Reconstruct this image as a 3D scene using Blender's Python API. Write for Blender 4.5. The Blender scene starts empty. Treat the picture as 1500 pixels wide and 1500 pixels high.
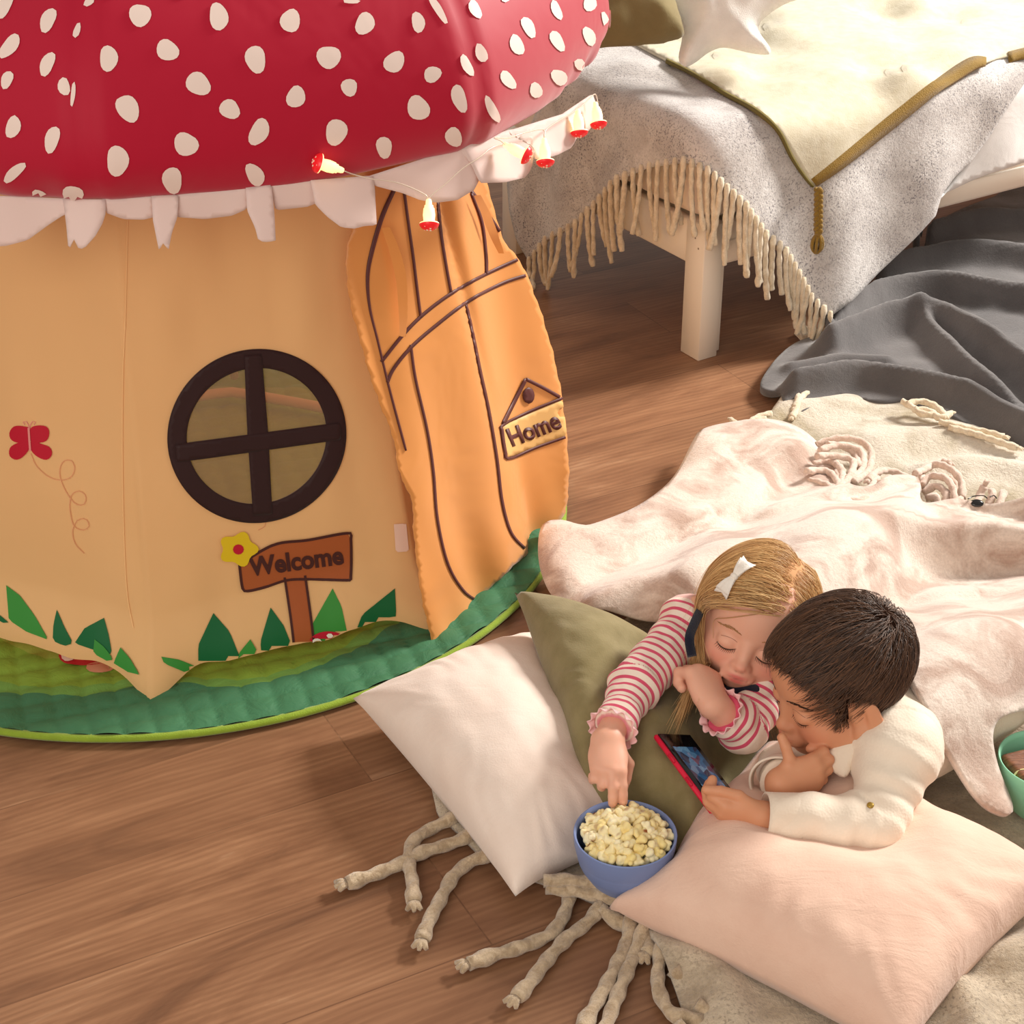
import bpy, math, random
import numpy as np
from mathutils import Vector
from mathutils.geometry import delaunay_2d_cdt
from mathutils.bvhtree import BVHTree

random.seed(7); rng = np.random.default_rng(7)
S = bpy.context.scene
COL = S.collection
FPX, PITCH, CAMZ = 2600.0, math.radians(30), 1.65
cP, sP = math.cos(PITCH), math.sin(PITCH)

# ---------------------------------------------------------------- camera, light, exposure
cd = bpy.data.cameras.new('camera'); cam = bpy.data.objects.new('camera', cd); COL.objects.link(cam)
cam.location = (0, 0, CAMZ); cam.rotation_euler = (math.pi/2 - PITCH, 0, 0)
cd.sensor_width = 36; cd.lens = FPX/1500*36; cd.clip_start = 0.05
S.camera = cam
S.view_settings.view_transform = 'Standard'; S.view_settings.look = 'None'
S.view_settings.gamma = 1; S.view_settings.use_curve_mapping = False
S.view_settings.exposure = 0.0
W = bpy.data.worlds.new('world'); S.world = W; W.use_nodes = True
bg = W.node_tree.nodes['Background']; bg.inputs[0].default_value = (1.0, 0.90, 0.80, 1); bg.inputs[1].default_value = 0.54

def area(name, loc, target, size, power, color, sy=None):
    l = bpy.data.lights.new(name, 'AREA'); l.size = size; l.energy = power; l.color = color
    if sy: l.shape = 'RECTANGLE'; l.size_y = sy
    o = bpy.data.objects.new(name, l); COL.objects.link(o); o.location = loc
    d = Vector(target) - Vector(loc); o.rotation_euler = d.to_track_quat('-Z', 'Y').to_euler()
    return o
area('window_daylight', (4.6, 5.4, 3.5), (0.5, 2.7, 0.2), 1.1, 640, (1.0, 0.95, 0.88), 1.3)
area('bounce_fill', (-1.3, -1.2, 2.0), (-0.3, 2.5, 0.4), 2.2, 62, (1.0, 0.92, 0.82))  # added fill lamp, stands in for bounced light and brightens the tent front

# ---------------------------------------------------------------- pixel <-> world
def rays(px):
    px = np.asarray(px, float).reshape(-1, 2)
    x = (px[:, 0]-750)/FPX; yv = (750-px[:, 1])/FPX
    return np.stack([x, cP + yv*sP, -sP + yv*cP], 1)
def P(px, py, z=0.0):
    d = rays([(px, py)])[0]; t = (z-CAMZ)/d[2]
    return np.array([d[0]*t, d[1]*t, z])
def PP(pts, z=0.0): return np.array([P(p[0], p[1], p[2] if len(p) > 2 else z) for p in pts])
def PY(px, py, Y):
    d = rays([(px, py)])[0]; t = Y/d[1]
    return np.array([d[0]*t, Y, CAMZ + d[2]*t])
def PD(px, py, t):
    d = rays([(px, py)])[0]; return np.array([0, 0, CAMZ]) + d*t
def proj(v):
    v = np.asarray(v, float).reshape(-1, 3) - [0, 0, CAMZ]
    f = v[:, 1]*cP - v[:, 2]*sP; u = v[:, 1]*sP + v[:, 2]*cP
    return np.stack([750 + FPX*v[:, 0]/f, 750 - FPX*u/f], 1)

# ---------------------------------------------------------------- colours and materials
def lin(c):
    c = np.array(c[:3], float)/255
    return tuple(np.where(c <= .04045, c/12.92, ((c+.055)/1.055)**2.4)) + (1.0,)
def ramp(nt, fac, stops):
    n = nt.nodes.new('ShaderNodeValToRGB'); e = n.color_ramp.elements
    while len(e) < len(stops): e.new(0.5)
    for k, (p, c) in enumerate(stops): e[k].position = p; e[k].color = c if len(c) == 4 else (*c, 1)
    nt.links.new(fac, n.inputs[0]); return n.outputs[0]
def new_mat(name):
    m = bpy.data.materials.new(name); m.use_nodes = True
    return m, m.node_tree, m.node_tree.nodes['Principled BSDF']
def noise(nt, scale, detail=3, coord=None, rough=.55, dist=0):
    n = nt.nodes.new('ShaderNodeTexNoise'); n.inputs['Scale'].default_value = scale
    n.inputs['Detail'].default_value = detail; n.inputs['Roughness'].default_value = rough
    n.inputs['Distortion'].default_value = dist
    if coord is not None: nt.links.new(coord, n.inputs['Vector'])
    return n.outputs['Fac']
def coords(nt, scale=(1, 1, 1), rot=(0, 0, 0), kind='Object'):
    t = nt.nodes.new('ShaderNodeTexCoord'); m = nt.nodes.new('ShaderNodeMapping')
    m.inputs['Scale'].default_value = scale; m.inputs['Rotation'].default_value = rot
    nt.links.new(t.outputs[kind], m.inputs[0]); return m.outputs[0]
def math_n(nt, op, a, b=None):
    n = nt.nodes.new('ShaderNodeMath'); n.operation = op
    for k, v in enumerate((a, b)):
        if v is None: continue
        if isinstance(v, (int, float)): n.inputs[k].default_value = v
        else: nt.links.new(v, n.inputs[k])
    return n.outputs[0]
def mixc(nt, fac, a, b, mode='MIX'):
    n = nt.nodes.new('ShaderNodeMix'); n.data_type = 'RGBA'; n.blend_type = mode
    for s, v in ((n.inputs[0], fac), (n.inputs[6], a), (n.inputs[7], b)):
        if isinstance(v, (int, float, tuple)): s.default_value = v
        else: nt.links.new(v, s)
    return n.outputs[2]
def bump(nt, bs, h, strength=.3, dist=.01):
    b = nt.nodes.new('ShaderNodeBump'); b.inputs['Strength'].default_value = strength; b.inputs['Distance'].default_value = dist
    nt.links.new(h, b.inputs['Height']); nt.links.new(b.outputs[0], bs.inputs['Normal'])
def plain(name, c, rough=.6, spec=.3, sheen=0, trans=0, metal=0, sub=0):
    m, nt, bs = new_mat(name)
    bs.inputs['Base Color'].default_value = lin(c); bs.inputs['Roughness'].default_value = rough
    bs.inputs['Specular IOR Level'].default_value = spec; bs.inputs['Sheen Weight'].default_value = sheen
    bs.inputs['Metallic'].default_value = metal
    if sub: bs.inputs['Subsurface Weight'].default_value = sub; bs.inputs['Subsurface Radius'].default_value = (.01, .006, .004)
    return m
def cloth(name, c, c2=None, nscale=30, weave=900, bstr=.25, rough=.85, sheen=.25, spec=.15, wrinkle=0, wscale=8, wdir=(1, 1, 1), lo=.35, hi=.7):
    """woven cloth: base colour drifting to c2 by noise, weave and soft wrinkle bump"""
    m, nt, bs = new_mat(name); co = coords(nt)
    n1 = noise(nt, nscale, 5, co)
    if c2 is None: c2 = tuple(np.array(c)*.94)
    col = ramp(nt, n1, [(lo, lin(c)), (hi, lin(c2))]); nt.links.new(col, bs.inputs['Base Color'])
    bs.inputs['Roughness'].default_value = rough; bs.inputs['Specular IOR Level'].default_value = spec
    bs.inputs['Sheen Weight'].default_value = sheen; bs.inputs['Sheen Roughness'].default_value = .5
    h = noise(nt, weave, 2, co)
    if wrinkle:
        w = noise(nt, wscale, 4, coords(nt, wdir), .6, .6)
        h = math_n(nt, 'ADD', math_n(nt, 'MULTIPLY', h, .12), math_n(nt, 'MULTIPLY', w, wrinkle))
    bump(nt, bs, h, bstr, .01)
    return m

# ---------------------------------------------------------------- objects
def tag(o, label=None, cat=None, group=None, kind=None):
    if label: o['label'] = label
    if cat: o['category'] = cat
    if group: o['group'] = group
    if kind: o['kind'] = kind
    return o
def thing(name, loc, label, cat, group=None):
    o = bpy.data.objects.new(name, None); COL.objects.link(o); o.location = loc; o.empty_display_size = .1
    return tag(o, label, cat, group)
def wloc(o):
    l = Vector((0, 0, 0))
    while o is not None: l += o.location; o = o.parent
    return np.array(l)
def mesh(name, V, F, mats, parent=None, midx=None, smooth=True, uv=None, attr=None, origin=None, colattr=None):
    """one mesh object from world-space vertices"""
    V = np.asarray(V, float)
    if parent is not None: org = wloc(parent); loc = (0, 0, 0)
    else:
        org = np.array([(V[:, 0].min()+V[:, 0].max())/2, (V[:, 1].min()+V[:, 1].max())/2, V[:, 2].min()]) if origin is None else np.asarray(origin)
        loc = org
    me = bpy.data.meshes.new(name)
    if isinstance(F, np.ndarray): F = F.tolist()
    me.from_pydata((V-org).tolist(), [], F)
    if not isinstance(mats, (list, tuple)): mats = [mats]
    for m in mats: me.materials.append(m)
    if midx is not None: me.polygons.foreach_set('material_index', np.asarray(midx, np.int32))
    if smooth: me.polygons.foreach_set('use_smooth', np.ones(len(me.polygons), bool))
    if attr:
        for k, v in attr.items():
            a = me.attributes.new(k, 'FLOAT', 'POINT'); a.data.foreach_set('value', np.asarray(v, np.float32))
    if colattr is not None:
        a = me.attributes.new('tint', 'FLOAT_COLOR', 'POINT'); a.data.foreach_set('color', np.asarray(colattr, np.float32).ravel())
    me.update()
    o = bpy.data.objects.new(name, me); COL.objects.link(o)
    if parent is not None: o.parent = parent
    o.location = loc
    return o
def solid(o, t, off=-1, rim=True):
    m = o.modifiers.new('thickness', 'SOLIDIFY'); m.thickness = t; m.offset = off; m.use_rim = rim; return o
class MB:
    """collects pieces into one mesh"""
    def __init__(s): s.V = []; s.F = []; s.m = []; s.n = 0
    def add(s, V, F, mi=0):
        V = np.asarray(V, float); s.V.append(V)
        s.F += [[int(i)+s.n for i in f] for f in F]; s.m += [mi]*len(F); s.n += len(V); return s
    def build(s, name, mats, parent=None, **k): return mesh(name, np.concatenate(s.V), s.F, mats, parent, s.m, **k)
def box(c, size, ax=None, bev=0.0):
    """bevelled box: centre, full size, axes rows"""
    c = np.asarray(c, float); h = np.asarray(size, float)/2; ax = np.eye(3) if ax is None else np.asarray(ax, float)
    b = min(bev, h.min()*.9); V = []; idx = {}
    for sx in (-1, 1):
        for sy in (-1, 1):
            for sz in (-1, 1):
                s = np.array([sx, sy, sz])
                for k in range(3):
                    p = s*h - s*b; p[k] = s[k]*h[k]; idx[(sx, sy, sz, k)] = len(V); V.append(c + p@ax)
    F = []
    for k in range(3):
        i, j = [(1, 2), (2, 0), (0, 1)][k]
        for s in (-1, 1):
            def key(a, b_): q = [0, 0, 0]; q[k] = s; q[i] = a; q[j] = b_; return idx[(*q, k)]
            f = [key(-1, -1), key(1, -1), key(1, 1), key(-1, 1)]; F.append(f if s > 0 else f[::-1])
    if b > 0:
        for k in range(3):
            i, j = [(1, 2), (2, 0), (0, 1)][k]
            for a in (-1, 1):
                for b_ in (-1, 1):
                    q0 = [0]*3; q1 = [0]*3; q0[i] = q1[i] = a; q0[j] = q1[j] = b_; q0[k] = -1; q1[k] = 1
                    f = [idx[(*q0, i)], idx[(*q1, i)], idx[(*q1, j)], idx[(*q0, j)]]; F.append(f if a*b_ < 0 else f[::-1])
        for sx in (-1, 1):
            for sy in (-1, 1):
                for sz in (-1, 1):
                    f = [idx[(sx, sy, sz, k)] for k in range(3)]; F.append(f if sx*sy*sz > 0 else f[::-1])
    return np.array(V), F
def catmull(pts, n=8, closed=False):
    p = np.asarray(pts, float); N = len(p); out = []
    rngk = range(N if closed else N-1)
    for k in rngk:
        g = (lambda i: p[i % N]) if closed else (lambda i: p[min(max(i, 0), N-1)])
        a, b, c, d = g(k-1), g(k), g(k+1), g(k+2)
        for t in np.linspace(0, 1, n, endpoint=False):
            out.append(.5*((2*b) + (c-a)*t + (2*a-5*b+4*c-d)*t*t + (3*b-a-3*c+d)*t**3))
    if not closed: out.append(p[-1])
    return np.array(out)
def resample(p, step):
    p = np.asarray(p, float); L = np.r_[0, np.cumsum(np.linalg.norm(np.diff(p, axis=0), axis=1))]
    n = max(2, int(L[-1]/step)+1); s = np.linspace(0, L[-1], n)
    return np.stack([np.interp(s, L, p[:, k]) for k in range(p.shape[1])], 1)
def frames(p):
    T = np.gradient(p, axis=0); T /= np.linalg.norm(T, axis=1)[:, None]+1e-12
    N = np.zeros_like(p); a = np.array([0, 0, 1.]) if abs(T[0, 2]) < .9 else np.array([1., 0, 0])
    n = a - T[0]*np.dot(a, T[0]); n /= np.linalg.norm(n)
    for i in range(len(p)):
        n = n - T[i]*np.dot(n, T[i]); n /= np.linalg.norm(n)+1e-12; N[i] = n
    return T, N, np.cross(T, N)
def tube(p, r, sides=8, lobes=0, twist=0, amp=.18, cap=True, flat=1.0):
    p = np.asarray(p, float); n = len(p); r = np.broadcast_to(np.asarray(r, float), (n,))
    T, N, B = frames(p); s = np.r_[0, np.cumsum(np.linalg.norm(np.diff(p, axis=0), axis=1))]
    th = np.linspace(0, 2*np.pi, sides, endpoint=False)
    rad = r[:, None]*np.ones(sides)[None]
    if lobes: rad = rad*(1+amp*np.cos(lobes*(th[None]-twist*s[:, None])))
    V = p[:, None]+rad[..., None]*(np.cos(th)[None, :, None]*N[:, None]+flat*np.sin(th)[None, :, None]*B[:, None])
    V = V.reshape(-1, 3); F = []
    for i in range(n-1):
        for k in range(sides):
            a = i*sides+k; b = i*sides+(k+1) % sides; F.append([a, b, b+sides, a+sides])
    if cap: F.append(list(range(sides))[::-1]); F.append(list(range((n-1)*sides, n*sides)))
    return V, F
def lathe(prof, c, n=48, up=(0, 0, 1)):
    prof = np.asarray(prof, float); up = np.asarray(up, float); up /= np.linalg.norm(up)
    a = np.array([1., 0, 0]) if abs(up[0]) < .9 else np.array([0, 1., 0]); a = a-up*np.dot(a, up); a /= np.linalg.norm(a); b = np.cross(up, a)
    th = np.linspace(0, 2*np.pi, n, endpoint=False); V = []
    for r, z in prof: V.append(np.asarray(c)+r*(np.cos(th)[:, None]*a+np.sin(th)[:, None]*b)+z*up)
    V = np.concatenate(V); F = []
    for i in range(len(prof)-1):
        for k in range(n):
            p0 = i*n+k; p1 = i*n+(k+1) % n; F.append([p0, p1, p1+n, p0+n])
    return V, F
def blob(c, r, n=12, R=None, fn=None):
    """ellipsoid"""
    r = np.broadcast_to(np.asarray(r, float), (3,)); V = []; F = []
    for i in range(n+1):
        ph = np.pi*i/n
        for k in range(2*n):
            th = np.pi*k/n; V.append((math.sin(ph)*math.cos(th), math.sin(ph)*math.sin(th), math.cos(ph)))
    V = np.array(V)
    if fn is not None: V = V*fn(V)[:, None]
    V = V*r
    if R is not None: V = V@np.asarray(R).T
    m = 2*n
    for i in range(n):
        for k in range(m):
            a = i*m+k; b = i*m+(k+1) % m; F.append([a, a+m, b+m, b])
    return V+np.asarray(c), F

# ---------------------------------------------------------------- polygons
def inside(pt, poly):
    x, y = pt[:, 0], pt[:, 1]; r = np.zeros(len(pt), bool); n = len(poly)
    for i in range(n):
        x0, y0 = poly[i]; x1, y1 = poly[(i+1) % n]
        c = ((y0 > y) != (y1 > y)); xs = x0 + (y-y0)*(x1-x0)/((y1-y0) if y1 != y0 else 1e-12); r ^= c & (x < xs)
    return r
def seg_dist(pt, a, b):
    ab = b-a; t = np.clip(((pt-a)@ab)/(ab@ab+1e-18), 0, 1); return np.linalg.norm(pt-(a+t[:, None]*ab), axis=1), t
def line_dist(pt, line):
    d = np.full(len(pt), 1e9)
    for i in range(len(line)-1): d = np.minimum(d, seg_dist(pt, line[i], line[i+1])[0])
    return d
def sdist(pt, poly):
    poly = np.asarray(poly); d = line_dist(pt, np.vstack([poly, poly[:1]])); return np.where(inside(pt, poly), d, -d)
def fill(poly, step, smooth=True, holes=()):
    """triangulate a 2-D outline with an even interior -> (points, faces)"""
    def bound(q):
        q = catmull(q, 10, True) if smooth else np.asarray(q, float)
        return resample(np.vstack([q, q[:1]]), step)[:-1]
    b = bound(poly); hs = [bound(h) for h in holes]; lo, hi = b.min(0), b.max(0)
    gx = np.arange(lo[0], hi[0], step); gy = np.arange(lo[1], hi[1], step*.866)
    X, Y = np.meshgrid(gx, gy); X = X + (np.arange(len(gy)) % 2)[:, None]*step*.5
    g = np.stack([X.ravel(), Y.ravel()], 1); g = g[inside(g, b)]
    if len(g): g = g[line_dist(g, np.vstack([b, b[:1]])) > step*.5]
    for h in hs: g = g[~inside(g, h)]; g = g[line_dist(g, np.vstack([h, h[:1]])) > step*.5]
    pts = np.vstack([b]+hs+[g]); sc = max(hi-lo)
    E = [(i, (i+1) % len(b)) for i in range(len(b))]; o = len(b)
    for h in hs: E += [(o+i, o+(i+1) % len(h)) for i in range(len(h))]; o += len(h)
    v, e, f, *_ = delaunay_2d_cdt([Vector(p) for p in (pts-lo)/sc], E, [], 1, 1e-7)
    v = np.array([(p.x, p.y) for p in v])*sc+lo; f = [list(t) for t in f]
    if hs:
        c = np.array([v[t].mean(0) for t in f]); keep = np.ones(len(f), bool)
        for h in hs: keep &= ~inside(c, h)
        f = [t for t, k in zip(f, keep) if k]
    return v, f
def ribbon(line, w, step):
    """2-D stroke of width w (scalar or per point) -> (points, faces)"""
    q = np.asarray(line, float); q = np.c_[q, np.broadcast_to(w, (len(q),))] if q.shape[1] == 2 else q
    q = resample(catmull(q, 8), step); t = np.gradient(q[:, :2], axis=0); t /= np.linalg.norm(t, axis=1)[:, None]+1e-9
    n = np.stack([-t[:, 1], t[:, 0]], 1); h = q[:, 2:3]/2
    V = np.vstack([q[:, :2]+n*h, q[:, :2]-n*h]); m = len(q)
    return V, [[i, i+1, m+i+1, m+i] for i in range(m-1)]
class Print:
    """prints flat artwork, drawn in photo pixels, onto an existing cloth surface"""
    def __init__(s, V, F, mb): s.t = BVHTree.FromPolygons([Vector(v) for v in V], [list(f) for f in F]); s.mb = mb
    def hit(s, px, off):
        o = Vector((0, 0, CAMZ)); out = []
        for d in rays(px):
            dv = Vector(d).normalized(); h, n, i, t = s.t.ray_cast(o, dv)
            if h is None: out.append(None); continue
            if n.dot(dv) > 0: n = -n
            out.append(np.array(h+n*off))
        return out
    def put(s, V, F, mi, off):
        h = s.hit(V, off); ok = [x is not None for x in h]
        m = {}; vs = []
        for i, x in enumerate(h):
            if ok[i]: m[i] = len(vs); vs.append(x)
        fs = []
        for f in F:
            if all(ok[i] for i in f):
                g = [m[i] for i in f]; a, b, c = vs[g[0]], vs[g[1]], vs[g[2]]
                fs.append(g if np.dot(np.cross(b-a, c-a), np.array([0, 0, CAMZ])-a) > 0 else g[::-1])
        if fs: s.mb.add(np.array(vs), fs, mi)
    def area(s, poly, mi, off=.0012, step=9, smooth=True, holes=()): s.put(*fill(poly, step, smooth, holes), mi, off)
    def stroke(s, line, w, mi, off=.0016, step=5): s.put(*ribbon(line, w, step), mi, off)
    def text(s, body, mi, a, b, height, off=.002, bold=.02, shear=0):
        """text from pixel a to pixel b along its baseline"""
        c = bpy.data.curves.new('lettering', 'FONT'); c.body = body; c.offset = bold; c.resolution_u = 4; c.fill_mode = 'FRONT'
        o = bpy.data.objects.new('lettering', c); COL.objects.link(o)
        me = o.evaluated_get(bpy.context.evaluated_depsgraph_get()).to_mesh()
        V = np.array([v.co[:2] for v in me.vertices]); F = [list(p.vertices) for p in me.polygons]
        bpy.data.objects.remove(o); bpy.data.curves.remove(c)
        V[:, 0] = (V[:, 0]-V[:, 0].min())/np.ptp(V[:, 0]); V[:, 1] = V[:, 1]/.72
        a, b = np.array(a, float), np.array(b, float); d = b-a; nrm = np.array([d[1], -d[0]])/np.linalg.norm(d)*height
        Q = a+V[:, :1]*d+V[:, 1:]*nrm + V[:, 1:]*np.array([shear, 0])
        s.put(Q, F, mi, off)
def march(px, f, t0=1.2, t1=6.0, n=260):
    """first hit of each pixel ray with the solid f(p) <= 0"""
    d = rays(px); o = np.array([0, 0, CAMZ]); lo = np.full(len(d), float(t0)); hi = np.full(len(d), float(t1)); done = np.zeros(len(d), bool)
    ts = np.linspace(t0, t1, n)
    for k in range(1, n):
        v = f(o+d*ts[k]) <= 0; new = v & ~done; lo[new] = ts[k-1]; hi[new] = ts[k]; done |= v
        if done.all(): break
    for _ in range(22):
        m = (lo+hi)/2; v = f(o+d*m[:, None]) <= 0; hi = np.where(v, m, hi); lo = np.where(v, lo, m)
    return o+d*hi[:, None], done
# cheap value noise for modelling folds
_perm = rng.random((64, 64))
def vnoise(x, y):
    xi = np.floor(x).astype(int); yi = np.floor(y).astype(int); fx = x-xi; fy = y-yi; fx = fx*fx*(3-2*fx); fy = fy*fy*(3-2*fy)
    g = lambda a, b: _perm[a % 64, b % 64]
    return (g(xi, yi)*(1-fx)+g(xi+1, yi)*fx)*(1-fy)+(g(xi, yi+1)*(1-fx)+g(xi+1, yi+1)*fx)*fy-.5
def sstep(a, b, x): t = np.clip((x-a)/(b-a), 0, 1); return t*t*(3-2*t)
# ================================================================= FLOOR
def floor_material():
    m, nt, bs = new_mat('laminate_planks'); A = math.radians(-28)
    co = coords(nt, (1, 1, 1), (0, 0, A))
    br = nt.nodes.new('ShaderNodeTexBrick'); nt.links.new(co, br.inputs['Vector'])
    br.inputs['Scale'].default_value = 1; br.inputs['Brick Width'].default_value = 1.25; br.inputs['Row Height'].default_value = .192
    br.inputs['Mortar Size'].default_value = .0012; br.inputs['Mortar Smooth'].default_value = .2; br.offset = .37; br.offset_frequency = 2
    br.inputs['Color1'].default_value = (0, 0, 0, 1); br.inputs['Color2'].default_value = (1, 1, 1, 1); br.inputs['Mortar'].default_value = (.5, .5, .5, 1)
    # shift the grain from plank to plank
    sp = nt.nodes.new('ShaderNodeVectorMath'); sp.operation = 'SCALE'; nt.links.new(br.outputs['Color'], sp.inputs[0]); sp.inputs['Scale'].default_value = 7.3
    ad = nt.nodes.new('ShaderNodeVectorMath'); ad.operation = 'ADD'; nt.links.new(co, ad.inputs[0]); nt.links.new(sp.outputs[0], ad.inputs[1])
    def mp(s):
        k = nt.nodes.new('ShaderNodeMapping'); k.inputs['Scale'].default_value = s; nt.links.new(ad.outputs[0], k.inputs[0]); return k.outputs[0]
    big = noise(nt, 1.0, 5, mp((1.3, 6.0, 1)), .62, 2.2)
    fine = noise(nt, 1.0, 6, mp((3.5, 130, 1)), .7, .6)
    wv = nt.nodes.new('ShaderNodeTexWave'); wv.wave_type = 'BANDS'; wv.bands_direction = 'Y'; wv.inputs['Scale'].default_value = 5.0
    wv.inputs['Distortion'].default_value = 11; wv.inputs['Detail'].default_value = 2; wv.inputs['Detail Scale'].default_value = .6
    nt.links.new(mp((.9, 5, 1)), wv.inputs['Vector'])
    c = ramp(nt, big, [(.20, lin((102, 72, 54))), (.42, lin((142, 102, 75))), (.62, lin((164, 122, 91))), (.82, lin((202, 164, 130)))])
    c = mixc(nt, math_n(nt, 'MULTIPLY', wv.outputs['Fac'], .30), c, lin((112, 76, 54)))
    f2 = ramp(nt, fine, [(.3, (.70, .67, .65)), (.58, (1, 1, 1))]); c = mixc(nt, .5, c, f2, 'MULTIPLY')
    tone = ramp(nt, br.outputs['Color'], [(0, (.80, .78, .77)), (1, (1.08, 1.06, 1.03))]); c = mixc(nt, 1.0, c, tone, 'MULTIPLY')
    c = mixc(nt, math_n(nt, 'MULTIPLY', br.outputs['Fac'], .38), c, lin((60, 36, 26))); nt.links.new(c, bs.inputs['Base Color'])
    bs.inputs['Roughness'].default_value = .42; bs.inputs['Specular IOR Level'].default_value = .35
    bump(nt, bs, math_n(nt, 'SUBTRACT', math_n(nt, 'MULTIPLY', fine, .25), br.outputs['Fac']), .12, .002)
    return m
fl = mesh('floor', [(-4, -1, 0), (5, -1, 0), (5, 7, 0), (-4, 7, 0)], [[0, 1, 2, 3]], floor_material(), smooth=False, origin=(0, 0, 0)); fl['kind'] = 'structure'

# ================================================================= PLAY MAT
CX, CY = -.575, 2.886
M_binding = cloth('lime_binding', (142, 168, 52), nscale=60, weave=500)
def mat_material():
    m, nt, bs = new_mat('quilted_green_print'); co = coords(nt)
    sx = nt.nodes.new('ShaderNodeSeparateXYZ'); nt.links.new(co, sx.inputs[0])
    r = nt.nodes.new('ShaderNodeVectorMath'); r.operation = 'LENGTH'; nt.links.new(co, r.inputs[0])
    n = noise(nt, 3.2, 1, co); n2 = noise(nt, 30, 4, co)
    rr = math_n(nt, 'ADD', r.outputs['Value'], math_n(nt, 'MULTIPLY', math_n(nt, 'SUBTRACT', n, .5), .16))
    k = nt.nodes.new('ShaderNodeValToRGB'); k.color_ramp.interpolation = 'CONSTANT'; e = k.color_ramp.elements
    for p, c in [(0, (150, 166, 72)), (.5, (128, 158, 58)), (.585, (110, 152, 72)), (.605, (66, 118, 84))]:
        x = e.new(p) if p else e[0]; x.color = lin(c)
    e[-1].color = lin((66, 118, 84)); nt.links.new(rr, k.inputs[0])
    c = mixc(nt, .5, k.outputs[0], ramp(nt, n2, [(.3, (.82, .84, .8)), (.7, (1.1, 1.08, 1.05))]), 'MULTIPLY'); nt.links.new(c, bs.inputs['Base Color'])
    bs.inputs['Roughness'].default_value = .6; bs.inputs['Specular IOR Level'].default_value = .25
    bump(nt, bs, noise(nt, 24, 4, co, .6, .8), .35, .01)
    return m
MR, MXc, MYc = .715, -.62, 2.87
play_mat = thing('play_mat', (MXc, MYc, 0), 'round green quilted mat with lime edge lying under the mushroom tent', 'mat')
def build_mat():
    n = 210; g = np.linspace(-1, 1, n); X, Y = np.meshgrid(g, g)
    # square -> disc
    u = X*np.sqrt(1-Y*Y/2)*MR*.998; v = Y*np.sqrt(1-X*X/2)*MR*.998
    q = .047; a = math.radians(18); qu = (u*math.cos(a)+v*math.sin(a))/q; qv = (-u*math.sin(a)+v*math.cos(a))/q
    z = .012+.008*(np.abs(np.sin(np.pi*qu))**.33*np.abs(np.sin(np.pi*qv))**.33)+.004*vnoise(u*9+3, v*9)
    V = np.stack([u+MXc, v+MYc, z], -1).reshape(-1, 3); F = [[i*n+k, i*n+k+1, (i+1)*n+k+1, (i+1)*n+k] for i in range(n-1) for k in range(n-1)]
    fmat = [lin((196, 34, 40)), lin((236, 214, 200)), lin((214, 150, 120))]
    mb = MB().add(V, F, 0); pr = Print(V, F, mb)
    pr.area([(86, 962), (92, 950), (110, 950), (128, 955), (140, 962), (150, 972), (120, 976), (95, 972)], 1, .002, 6)
    pr.area([(90, 962), (96, 953), (108, 953), (111, 963), (104, 970), (93, 969)], 2, .004, 5)
    pr.area([(128, 975), (150, 970), (168, 972), (166, 982), (150, 986), (130, 984)], 3, .002, 6)
    mb.build('quilt', [mat_material()]+[plain('mat_print', (190, 40, 48), .7), plain('mat_print_dot', (228, 200, 186), .7), plain('mat_print_stalk', (205, 140, 110), .7)], play_mat)
    th = np.linspace(0, 2*np.pi, 161); ring = np.stack([MXc+MR*np.cos(th), MYc+MR*np.sin(th), np.full_like(th, .010)], 1)
    V, F = tube(ring, .0072, 8, cap=False, flat=1.0); V[:, 2] = .010+(V[:, 2]-.010)*.85; mesh('binding', V, F, M_binding, play_mat)
build_mat()

# ================================================================= MUSHROOM TENT
tent = thing('play_tent', (CX, CY, .02), 'mushroom shaped play tent with spotted red roof, round window and orange door flap', 'play tent')
VA0 = math.radians(-89)                                  # one corner of the octagon
def octo(th, R, soft=.5):
    a = (th-VA0) % (math.pi/4) - math.pi/8; rr = R*math.cos(math.pi/8)/np.cos(a); return rr*(1-soft)+soft*(R*.97)
def ring_surface(prof, n, soft, wob=0, seam=0):
    prof = np.asarray(prof); th = np.linspace(0, 2*np.pi, n, endpoint=False)+VA0; V = []
    for R, z in prof:
        r = octo(th, R, soft) + wob*vnoise(th*9, np.full_like(th, z*7))
        if seam: a = np.abs((th-VA0+math.pi/8) % (math.pi/4)-math.pi/8); r = r-seam*np.exp(-(a/.022)**2)
        V.append(np.stack([CX+r*np.cos(th), CY+r*np.sin(th), np.full_like(th, z)], 1))
    V = np.array(V); F = []
    for i in range(len(prof)-1):
        for k in range(n): F.append([i*n+k, i*n+(k+1) % n, (i+1)*n+(k+1) % n, (i+1)*n+k])
    return V, F
def taffeta(name, c, rough=.45, spec=.35, tr=.12, sheen=.1, wr=.25, wsc=6):
    m, nt, bs = new_mat(name); co = coords(nt); bs.inputs['Base Color'].default_value = lin(c)
    bs.inputs['Roughness'].default_value = rough; bs.inputs['Specular IOR Level'].default_value = spec; bs.inputs['Sheen Weight'].default_value = sheen
    bump(nt, bs, noise(nt, wsc, 3, co, .5, .4), wr, .02)
    if tr:
        t = nt.nodes.new('ShaderNodeBsdfTranslucent'); t.inputs[0].default_value = lin(c); x = nt.nodes.new('ShaderNodeMixShader'); x.inputs[0].default_value = tr
        nt.links.new(bs.outputs[0], x.inputs[1]); nt.links.new(t.outputs[0], x.inputs[2]); nt.links.new(x.outputs[0], nt.nodes['Material Output'].inputs[0])
    return m
M_cream = taffeta('apricot_polyester', (255, 208, 148), .6, .18, .3)
M_brown = taffeta('dark_brown_webbing', (48, 24, 24), .6, .25, 0)
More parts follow.
